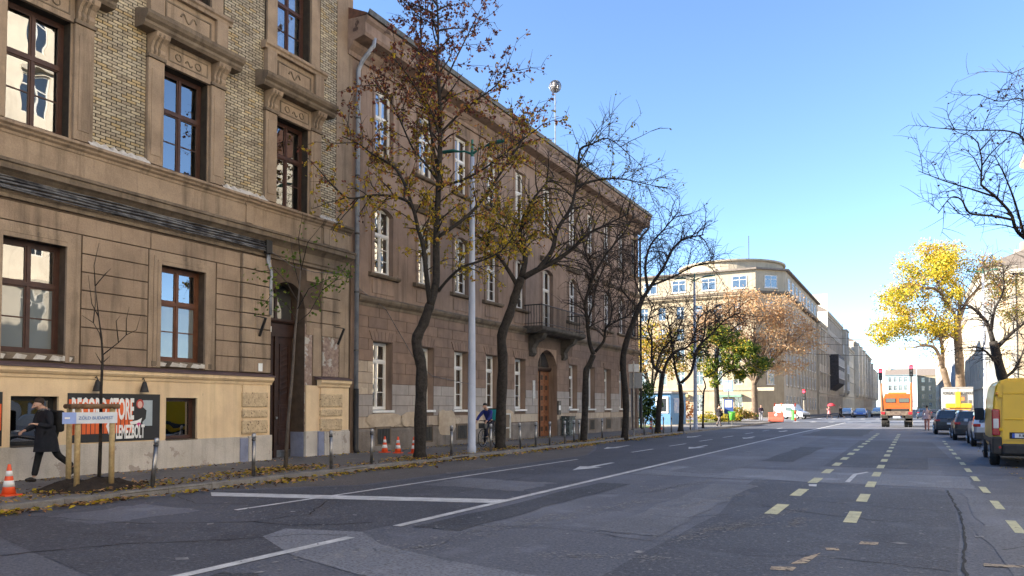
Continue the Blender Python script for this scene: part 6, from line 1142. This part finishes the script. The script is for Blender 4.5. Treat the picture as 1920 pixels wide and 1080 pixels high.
for s in (1,-1):
    y0, y1 = sorted((s*.015, s*.78)); dr = MB().add([(-2.785+.03*(z-.5)-.0, y, z) for y, z in ((y0,.78),(y1,.78),(y1*.99,1.3),(y1*.96,1.9),(y1*.92,2.36),(y0,2.38))]+[(-2.75+.03*(z-.5), y, z) for y, z in ((y0,.78),(y1,.78),(y1*.99,1.3),(y1*.96,1.9),(y1*.92,2.36),(y0,2.38))], [tuple(range(6))]+[(i,(i+1) % 6,(i+1) % 6+6,i+6) for i in range(6)]).build('rear_door', YV, V, bevel=.012)
    for z in (1.32, 2.04): MB().box(-2.80+.03*(z-.5),-2.77+.03*(z-.5),*sorted((s*.03, s*.74)),z,z+.035).build('door_rib', YV, dr, bevel=.012)
    for z in (1.05,1.98): MB().box(-2.8+.03*(z-.5),-2.74,*sorted((s*.76, s*.86)),z-.04,z+.05).build('hinge', YV, dr, bevel=.015)
    tl = MB().box(-2.775,-2.58,*sorted((s*.83, s*1.025)),.88,1.62).build('tail_light', LAMP, V, bevel=.03); MB().box(-2.782,-2.6,*sorted((s*.86, s*1.0)),1.08,1.36).build('lamp_glass', LAMPW, tl, bevel=.02)
    MB().box(-2.6,1.6,*sorted((s*1.018, s*1.03)),.62,.78).build('side_moulding', BUMP, V, bevel=.005); MB().box(-2.5,.7,*sorted((s*1.0, s*1.012)),1.5,1.53).build('side_crease', YV, V)
    MB().quad((.95,s*1.03,1.35),(1.75,s*1.01,1.3),(1.45,s*.965,1.95),(.95,s*.975,2.0)).build('side_window', GLV, V); MB().box(1.35,1.5,*sorted((s*1.03,s*1.3)),1.25,1.65).build('wing_mirror', BUMP, V, bevel=.04)
    MB().box(-2.84,-2.4,*sorted((s*.8,s*1.035)),.36,.86).build('bumper_corner', BUMP, V, bevel=.05)
    MB().disc((-2.845,s*.85,.56),(1,0,0),.035,.02,10).build('reflector', LAMP, V)
    for x in (-1.75,1.85): MB().disc((x,s*.97,.38),(0,1,0),.43,.13,22).build('wheel_arch', BUMP, V); wheel(V, x, s*.93, .36, .24)
MB().box(-2.86,-2.66,-.8,.8,.36,.66).build('rear_bumper', BUMP, V, bevel=.05); MB().box(-2.80,-2.77,-.62,.62,.8,.98).build('plate_recess', BLACK, V, bevel=.01); MB().box(-2.6,2.5,-.85,.85,.3,.45).build('underbody', BLACK, V)
pl = MB().box(-2.815,-2.80,-.0,.56,.83,.95).build('number_plate', PLATE, V); MB().box(-2.818,-2.815,.5,.56,.83,.95).build('plate_band', plain('eu_blue',(.03,.1,.5),.5), pl); text('RIM-82', .115, 'plate_text', BLACK, pl, (-2.817,.25,.85), (PI/2,0,-PI/2), .95, .001, .001)
MB().box(-2.79,-2.76,-.012,.012,.78,2.38).build('door_gap', SEAM, V); MB().quad((1.55,.85,1.85),(2.12,.9,1.3),(2.12,-.9,1.3),(1.55,-.85,1.85)).build('windscreen', GLV, V)
MB().disc((-2.72,.9,2.05),(0,1,0),.05,.06,10).build('marker_lamp', plain('amber',(.5,.22,.02),.4), V)
# orange lorry seen from behind
OR = M('lorry_orange', (.56,.10,.012), (.42,.08,.02), .45, 2.5, 0, 40, spec=.35, fine=.1, coat=.15); T = thing('orange_lorry', 'orange skip lorry driving away over the sunlit crossing', 'lorry', (-1.3,71.2,0), N_); CHS = M('chassis_black', (.02,.018,.017), (.05,.04,.035), .7, 3)
loft([[(x,y,z) for y, z in ((1.12,.9),(1.15,1.5),(1.12,2.3),(.95,2.78))]+[(x,y,z) for y, z in ((-.95,2.78),(-1.12,2.3),(-1.15,1.5),(-1.12,.9))] for x in (.6,2.2,2.6)]).build('cab', OR, T, bevel=.05)
for s in (1,-1):
    MB().box(.55,.6,*sorted((s*.12,s*.92)),2.02,2.4).build('rear_window', GLV, T, bevel=.03); MB().box(.6,1.4,*sorted((s*1.13,s*1.17)),1.9,2.45).build('side_window', GLV, T)
    MB().box(-3.2,2.6,*sorted((s*.38,s*.5)),.75,1.0).build('chassis_rail', CHS, T); MB().box(-3.15,-2.2,*sorted((s*.6,s*1.15)),.95,1.02).build('mudguard', CHS, T, bevel=.02); MB().box(-3.3,-3.24,*sorted((s*.62,s*1.1)),.45,.95).build('mud_flap', CHS, T)
    MB().box(-3.35,-3.25,*sorted((s*.85,s*1.12)),1.05,1.25).build('tail_light', LAMP, T); MB().tube([(-3.1,s*1.05,1.0),(-3.0,s*1.08,2.6),(-2.2,s*1.08,3.6)], [.1,.09,.07], 8).build('lift_arm', OR if s < 0 else M('rust_brown',(.25,.12,.06),None,.7), T); MB().tube([(-1.2,s*1.0,1.1),(-2.4,s*1.06,3.2)], .05, 8).build('lift_ram', STEEL, T)
    for x in (-2.5,1.6):
        wheel(T, x, s*.98, .48, .28)
        if x < 0: wheel(T, x, s*.68, .48, .28)
MB().box(-3.3,-3.15,-1.1,1.1,.55,.72).build('rear_bumper', STEELD, T); MB().box(-3.0,.5,-1.1,1.1,1.05,1.18).build('bed', CHS, T, bevel=.02); MB().box(-2.8,.3,-.9,.9,1.18,1.5).build('hook_frame', CHS, T, bevel=.05); MB().box(-3.31,-3.3,-.26,.26,.76,.88).build('number_plate', PLATE, T); MB().box(.5,.6,-1.1,1.1,1.25,1.75).build('headboard', OR, T, bevel=.03); MB().box(-3.3,-3.2,-1.14,1.14,.95,1.3).build('tail_board', M('dirty_bed',(.09,.06,.05),(.2,.16,.12),.8,6), T, bevel=.03)
MB().box(1.0,1.25,-.7,.7,2.78,2.9).build('beacon_bar', plain('amber_bar',(.5,.2,.03),.4), T, bevel=.03)
# white box lorry with folded yellow arrow board
X = thing('box_lorry', 'white traffic-works box lorry with folded yellow arrow board parked under the trees', 'lorry', (3.3,78,0), N_); WB = paint('box_white', (.42,.41,.385))
bx = MB().box(-3.6,1.4,-1.12,1.12,1.05,3.35).build('box', WB, X, bevel=.03); MB().box(-3.64,-3.6,-1.13,1.13,3.25,3.37).build('roof_edge', M('edge_grey',(.3,.29,.28),None,.5), bx); MB().box(-3.62,-3.6,-.01,.01,1.1,3.25).build('door_gap', SEAM, bx)
text('FORGALOMTECHNIKA', .36, 'lettering', BLACK, bx, (-3.63,0,2.72), (PI/2,0,-PI/2), .62, .006)
YB = plain('signal_yellow', (.6,.32,.02), .5); ab = MB().box(-3.9,-3.72,-.2,.22,1.6,2.95).build('arrow_board', YB, X, bevel=.05); MB().box(-3.88,-3.74,-1.0,.95,1.55,1.95).build('arrow_wing', YB, ab, bevel=.06); MB().box(-3.92,-3.9,-.45,-.2,2.2,2.5).build('warning_square', plain('warn_orange',(.7,.2,.05),.5), ab); MB().box(-3.75,-3.6,-.9,.9,.9,1.5).build('board_base', plain('base_orange',(.7,.3,.06),.5), ab, bevel=.02)
loft([[(x,y,z) for y, z in ((1.0,.5),(1.05,1.2),(1.0,a),(.85,a+.1))]+[(x,y,z) for y, z in ((-.85,a+.1),(-1.0,a),(-1.05,1.2),(-1.0,.5))] for x, a in ((1.5,2.3),(2.4,2.3),(3.1,1.5),(3.3,1.1))]).build('cab', WB, X, bevel=.05); MB().box(-3.5,3.0,-.5,.5,.6,1.0).build('chassis', CHS, X)
for s in (1,-1):
    MB().box(-3.62,-3.55,*sorted((s*.7,s*1.05)),.75,.9).build('tail_light', LAMP, X)
    for x in (-2.2,2.2): wheel(X, x, s*.95, .42, .24)
# ---------------------------------------------------------------- street furniture
r = random.Random(123)
bm_post = MB().tube([(0,0,-.05),(0,0,.86)], .042, 12).mesh('post', STEEL, True); bm_head = MB().lathe([(.046,.86),(.05,.88),(.05,.93),(.042,.955),(.02,.965)], 12).mesh('head', RIM, True); bm_ring = MB().lathe([(.047,.80),(.049,.82),(.047,.84)], 12).mesh('collar', STEELD, True)
BO = [(-12.95,9.31,4,'steel bollard leaning right beside the staked young tree'), (-13.09,11.93,0,'upright steel bollard left of the leafy young tree'), (-12.9,14.25,-1,'first steel bollard right of the leafy young tree'), (-13.04,16.0,0,'steel bollard left of the three traffic cones'), (-12.95,19.83,0,'steel bollard just left of the near grey lamp post'), (-12.95,22.32,0,'steel bollard in front of the bicycle wheel'), (-12.95,24.54,-4,'bollard leaning left just right of the cyclist tree'),
 (-12.95,25.79,0,'second bollard right of the cyclist tree'), (-12.9,26.95,0,'third bollard right of the cyclist tree'), (-12.9,28.4,0,'fourth bollard right of the cyclist tree'), (-13.12,29.85,0,'left post of the pair beside the forked bare tree'), (-13.02,30.2,0,'right post of the pair beside the forked bare tree'), (-13.6,34.4,0,'bollard set back between the two bare trees by the house end'), (-12.99,39.05,0,'bollard right of the road sign at the house end'), (-12.9,40.2,0,'bollard just left of the low-forked bare tree'), (-12.9,42.3,0,'first bollard right of the low-forked bare tree'), (-12.9,43.9,0,'second bollard right of the low-forked bare tree'), (-12.9,48.2,0,'last bollard before the far lamp post')]
for x, y, a, lab in BO:
    t = thing('bollard', lab, 'bollard', (x,y,.13), 0, 'steel bollards along the left kerb'); t.rotation_euler = (rad(-a)*1.0, rad(a)*.3, 0)
    for n, m in (('post',bm_post),('head',bm_head),('collar',bm_ring)): ob(n, m, t)
CO = plain('cone_orange', (.78,.09,.02), .5); CW = plain('cone_white', (.75,.75,.74), .45)
def rr_(z): return .145-.115*(z-.03)/.67
cb = MB(); cb.box(-.19,.19,-.19,.19,0,.035); cb = cb.mesh('base', CO)
cs = MB().lathe([(rr_(z),z) for z in (.035,.2,.4,.55,.7)]+[(.02,.705)], 20).mesh('cone', CO, True); w1 = MB().lathe([(rr_(.2)+.003,.2),(rr_(.34)+.003,.34)], 20).mesh('band', CW, True); w2 = MB().lathe([(rr_(.44)+.003,.44),(rr_(.56)+.003,.56)], 20).mesh('band', CW, True)
for x, y, lab in ((-14.05,7.3,'orange and white traffic cone at the left edge of the picture'), (-15.9,20.2,'left of the three cones against the long house'), (-15.3,20.15,'middle of the three cones against the long house'), (-14.75,20.3,'cone half hidden by the trunk of the red-brown tree'), (-16.1,49.9,'small cone left of the low-forked tree by the hedge'), (-15.35,49.6,'small cone right of the low-forked tree')):
    t = thing('traffic_cone', lab, 'traffic cone', (x,y,.13), r.uniform(0,1), 'orange traffic cones'); t.scale = (.78,.78,.78); [ob(n, m, t) for n, m in (('base',cb),('cone',cs),('band',w1),('band',w2))]
GREYP = M('lamp_post_grey', (.42,.46,.56), (.36,.4,.5), .5, 1.2, 0, 40); GREENL = M('lamp_green', (.03,.17,.14), (.02,.12,.1), .5, 3)
def lamp_post(label, x, y, H, head=True, R=.135):
    t = thing('lamp_post', label, 'lamp post', (x,y,.05), 0, 'tall grey street lamps')
    MB().tube([(0,0,0),(0,0,.3),(0,0,.32),(0,0,2.6),(0,0,H-.6),(0,0,H)], [R*1.12,R*1.12,R,R*.95,R*.6,R*.55], 16).build('pole', GREYP, t, smooth=True); MB().tube([(0,0,H),(0,0,H+.6)], [.06,.04], 10).build('finial', GREENL, t)
    for s in (1,-1):
        a = MB().tube([(0,0,H+.1),(s*.3,0,H+.25),(s*.7,0,H+.3)], [.045,.035,.03], 8).build('arm', GREENL, t)
        MB().tube([(s*.55,0,H+.3),(s*.75,0,H+.34),(s*1.15,0,H+.36),(s*1.4,0,H+.33)], [.04,.1,.11,.03], 10, flat=.55).build('lamp_head', GREENL, t, smooth=True)
    return t
lamp_post('tall pale grey lamp post in front of the long house', -13.2, 21.46, 10.2); lamp_post('grey lamp post by the bare twin-stemmed tree near the park', -13.2, 50.68, 10.2); lamp_post('pale lamp post on the right behind the yellow van', 6.0, 84, 14.4, True, .17)
# lamp arm reaching in from the right
la = thing('lamp_post', 'dark lamp head on an arm among the branches at upper right', 'lamp post', (6.4,26.5,.05), 0, 'tall grey street lamps')
MB().tube([(0,0,0),(0,0,8.4)], [.12,.07], 12).build('pole', GREYP, la, smooth=True); MB().tube([(0,0,8.3),(-.8,0,8.75),(-2.4,0,8.8)], .04, 8).build('arm', STEELD, la); MB().tube([(-2.3,0,8.78),(-2.5,0,8.82),(-2.95,0,8.82),(-3.15,0,8.78)], [.04,.11,.12,.04], 10, flat=.55).build('lamp_head', BLACK, la, smooth=True)
# road sign at the end of the long house
s = thing('road_sign', 'grey road sign seen from behind on a thin post at the house end', 'sign', (-12.72,36.6,.13)); MB().tube([(0,0,0),(0,0,3.9)], .032, 8).build('post', STEEL, s); SB = M('sign_back', (.34,.34,.34), (.28,.28,.28), .6, 3)
MB().box(-.25,.45,.03,.05,2.5,3.3).build('sign_plate', SB, s); MB().box(-.28,.28,.03,.05,3.35,3.75).build('sign_plate', PW, s)
# utility boxes by the panelled door
u = thing('utility_box', 'dark box with pale graffiti right of the panelled door', 'utility box', (-16.45,36.75,.13)); MB().box(-.25,.22,-.4,.4,0,1.0).build('cabinet', M('scribbled_grey', (.10,.13,.13), (.03,.03,.03), .7, 6, peel=(.4,.45,.45), pth=.6, psc=6), u, bevel=.03); MB().box(-.27,.24,-.42,.42,1.0,1.05).build('lid', STEELD, u)
u = thing('meter_frame', 'open pale frame box on the wall right of the cyclist', 'utility box', (-16.7,29.9,.13)); MB().box(0,.1,-.45,.45,.1,1.2).build('back', M('box_brown',(.2,.16,.12)), u)
for b in ((-.47,-.4,.1,1.25),(.4,.47,.1,1.25),(-.4,.4,1.18,1.25),(-.4,.4,.55,.6)): MB().box(.08,.16,b[0],b[1],b[2],b[3]).build('rail', CURT, u)
# park: kiosk, hedge, bus stop, bin, barrier, bank
K = thing('kiosk', 'bright blue kiosk with white window frame behind the bare trees', 'kiosk', (-19.6,64.5,.12), rad(0)); KB = M('kiosk_blue', (.10,.24,.44), (.09,.2,.36), .6, 2)
MB().box(-1.8,1.3,-2.4,2.4,0,2.7).build('cabin', KB, K, bevel=.02); MB().box(-2.0,1.45,-2.6,2.6,2.7,2.85).build('roof', M('kiosk_roof',(.3,.3,.32)), K); MB().box(-1.75,-1.1,-2.43,-2.4,.1,2.65).build('pale_panel', M('pale_blue',(.3,.55,.7)), K)  # paler strip at the left: the kiosk's sunlit side put into colour
for b in ((.0,.15,1.0,2.4),(.95,1.1,1.0,2.4),(.15,.95,2.25,2.4),(.15,.95,1.0,1.12)): MB().box(b[0],b[1],-2.46,-2.4,b[2],b[3]).build('window_frame', WHITE, K)
MB().quad((.15,-2.43,1.12),(.95,-2.43,1.12),(.95,-2.43,2.25),(.15,-2.43,2.25)).build('window_pane', GLASSD, K); MB().box(1.3,1.36,-1.5,1.5,1.0,2.3).build('poster', M('kiosk_poster',(.5,.5,.55),(.2,.3,.5),.7,3), K)
def bush(label, loc, R, cols, n, size, seed, name='shrub'):
    t = thing(name, label, 'shrub', loc); r = random.Random(seed); st = MB()
    for i in range(9): a = r.uniform(0,6.28); st.tube([(0,0,0),(R[0]*.4*math.cos(a),R[1]*.4*math.sin(a),R[2]*.8),(R[0]*.8*math.cos(a),R[1]*.8*math.sin(a),R[2]*r.uniform(1.2,1.9))], [.04,.02,.008], 5)
    st.build('stems', BARK, t); fill(t, [(0,0,R[2],R[0],R[1],R[2]),(R[0]*.4,R[1]*.3,R[2]*.7,R[0]*.7,R[1]*.7,R[2]*.7),(-R[0]*.4,-R[1]*.3,R[2]*.7,R[0]*.7,R[1]*.7,R[2]*.7)], cols, n, size, seed, lambda s, r: r.randrange(len(cols)), 'foliage'); return t
bush('dark green evergreen shrub at the corner of the long house', (-17.6,53.0,.1), (1.1,1.6,2.0), [LDGR,LGRN], 2600, .2, 201); bush('low yellow-green bush right of the park tree', (-17.4,76,.1), (2.2,2.6,.55), [LLIM,LYEL,LOLV], 1500, .2, 202); bush('russet bush behind the far lamp post', (-19.5,69.5,.1), (1.3,1.3,1.4), [LORG,LTAN], 900, .22, 203); bush('straggly olive bush beside the bus stop', (-16.2,80,.1), (1.6,2.0,.8), [LOLV,LTAN,LLIM], 1300, .2, 204); bush('pale grassy bush under the orange tree', (-18.6,90,.1), (2.4,1.6,.6), [LTAN,LLIM,LYEL], 1100, .22, 205)
b = thing('bus_stop', 'bus stop post with blue sign beside the green bin', 'bus stop', (-14.6,67.5,.13)); MB().tube([(0,0,0),(0,0,3.9)], .05, 8).build('post', STEELD, b); MB().box(-.42,.42,-.04,.04,2.9,3.9).build('sign', plain('stop_blue',(.25,.36,.7),.5), b, bevel=.04); MB().box(-.28,.28,-.05,-.041,3.15,3.65).build('sign_face', PW, b); MB().box(-.4,.4,-.05,.05,.9,2.2).build('timetable', plain('stop_navy',(.02,.06,.22),.5), b); MB().box(-.3,.3,-.06,-.051,1.5,2.1).build('notice', PW, b)
g = thing('litter_bin', 'bright green litter bin on a post at the park edge', 'bin', (-13.6,64.2,.13)); GB = plain('bin_green', (.10,.42,.05), .5); MB().tube([(0,0,0),(0,0,.5)], .04, 8).build('post', STEELD, g); MB().lathe([(.2,.4),(.27,.95),(.28,1.0),(.24,1.05)], 16).build('tub', GB, g, smooth=True); MB().box(-.3,.3,-.3,.3,1.05,1.12).build('lid', GB, g, bevel=.03)
g = thing('litter_bin', 'small green bin in front of the white van', 'bin', (-13.3,98.5,.0)); MB().lathe([(.3,0),(.36,1.1),(.3,1.2)], 14).build('tub', plain('bin_dark_green',(.06,.25,.05),.5), g); MB().box(-.38,.38,-.38,.38,1.2,1.26).build('lid', plain('lid_green',(.05,.2,.04),.5), g, bevel=.02)
q = thing('road_barrier', 'orange-red plastic road barrier at the edge of the crossing', 'barrier', (-12.6,80.4,.13), rad(5)); RB = plain('barrier_red', (.5,.1,.06), .6); loft([[(x,y,z) for y, z in ((.28,0),(.28,.25),(.14,.45),(.12,.95))]+[(x,y,z) for y, z in ((-.12,.95),(-.14,.45),(-.28,.25),(-.28,0))] for x in (-.75,.75)]).build('block', RB, q, bevel=.04); MB().disc((0,-.15,.7),(0,1,0),.14,.03,14).build('white_disc', PW, q)
for i, (x, y) in enumerate(((-14.0,88.6),(-13.2,88.3),(-12.0,90))):
    q = thing('barrier_post', ('red and white striped post left of the barrier','striped post behind the worker','short striped post near the small green bin')[i], 'post', (x,y,.0), 0, 'striped posts round the roadworks')
    for k in range(5): MB().tube([(0,0,.0+k*.42),(0,0,.4+k*.42)], .09, 8).build('stripe', CO if k % 2 == 0 else CW, q)
# traffic signals with red lamps lit
def signal(label, x, y, H, arm=0.):
    t = thing('traffic_signal', label, 'traffic light', (x,y,0), 0, 'traffic lights at the crossing'); MB().tube([(0,0,0),(0,0,H)], .09, 10).build('pole', M('signal_pole_%d' % len(bpy.data.materials), (.3,.27,.22)), t)
    if arm: MB().tube([(0,0,H-.3),(arm*.6,0,H-.1),(arm,0,H)], .06, 8).build('arm', STEELD, t)
    MB().box(arm-.22,arm+.22,-.2,.1,H-.6,H+.75).build('housing', BLACK, t, bevel=.03); MB().disc((arm,-.22,H+.5),(0,1,0),.17,.05,16).build('red_lamp', plain('red_signal', (.6,.02,.04), .4, emit=(1,.03,.05), est=2.0), t); MB().box(arm-.2,arm+.2,-.36,.0,H+.68,H+.82).build('red_hood', plain('hood_red',(.65,.04,.06),.5), t, bevel=.05)
    for k in (0.05,-.38): MB().disc((arm,-.22,H+k),(0,1,0),.15,.04,14).build('dark_lamp', STEELD, t)
signal('traffic light above the left side of the orange lorry', -3.7, 104, 5.6); signal('traffic light right of the orange lorry', -.3, 104, 6.0); signal('traffic light on a low post before the corner house', -13.2, 107.6, 3.2)
# overhead wires across the street
for i, (a, b, sag) in enumerate((((-16.5,135,12.5),(9,131,11.5),.5), ((-16.5,150,15),(9,146,13),.6), ((-16.5,118,9.8),(8,128,9.4),.4))):
    pts = [tuple(a[k]+(b[k]-a[k])*t/12 for k in range(2))+(a[2]+(b[2]-a[2])*t/12-sag*4*(t/12)*(1-t/12),) for t in range(13)]
    o = MB().tube(pts, .03, 4).build('overhead_wire', BLACK); tag(o, ('upper wire spanning the street beyond the crossing','highest wire far up the street','lowest wire over the crossing')[i], 'wire')
# record shop poster
PX = LEFTX+.075
po = thing('shop_poster', 'black record shop poster with white lettering and orange stripes', 'poster', (PX,0,0)); PB = plain('poster_black', (.016,.016,.018), .6); PO = plain('poster_orange', (.72,.12,.02), .6); MB().box(0,.02,9.88,12.19,.87,2.0).build('panel', PB, po)
for k in range(14):
    y = 10.0+k*.105; MB().box(.02,.0215,y,y+.085,1.06,1.5 if y < 11.35 else 1.38).build('stripe', PO, po)
MB().box(.02,.0215,9.9,10.02,1.05,1.86).build('stripe', PO, po); MB().box(.02,.0213,10.0,11.45,1.50,1.86).build('stripe', PO, po)
text('RECORD STORE', .70, 'lettering', PW, po, (.0225,10.72,1.40), FX, .3, .02, width=1.52); text('LEMEZBOLT', .44, 'lettering', PW, po, (.0225,11.4,.94), FX, .3, .015, width=.74)
MB().poly([(.0225,y,z) for y, z in ((10.78,1.24),(10.88,1.42),(10.93,1.42),(10.85,1.24),(10.93,1.0),(10.87,1.0))]).build('arrow', PW, po)
PG = plain('poster_grey', (.36,.42,.46), .6); MB().box(.02,.0216,11.72,11.98,1.22,1.85).build('paper', PG, po)
fig = MB(); fig.poly([(.0228,y,z) for y, z in ((11.55,1.42),(11.62,1.62),(11.72,1.68),(11.82,1.6),(11.8,1.4),(11.7,1.3))]); fig.build('figure_jacket', PB, po)
fig = MB(); fig.poly([(.0232,11.64+.1*math.cos(i*PI/8),1.76+.115*math.sin(i*PI/8)) for i in range(16)]); fig.build('figure_hair', plain('print_red',(.4,.04,.03),.6), po); fig = MB(); fig.poly([(.0236,11.64+.065*math.cos(i*PI/8),1.745+.085*math.sin(i*PI/8)) for i in range(16)]); fig.build('figure_face', plain('print_pink',(.65,.4,.35),.6), po)
MB().poly([(.0234,y,z) for y, z in ((11.38,1.33),(11.58,1.36),(11.7,1.42),(11.66,1.28),(11.4,1.26))]).build('figure_arm', PW, po); MB().poly([(.0238,y,z) for y, z in ((11.55,1.27),(11.62,1.31),(11.68,1.27),(11.6,1.2))]).build('figure_glove', plain('print_magenta',(.6,.03,.2),.6), po)
p2 = thing('shop_poster', 'edge of an orange and black poster at the far left of the shop front', 'poster', (PX,0,0)); MB().box(0,.02,7.0,8.52,.87,2.0).build('panel', PB, p2); MB().box(.02,.022,7.0,8.5,1.2,1.75).build('stripe', PO, p2)
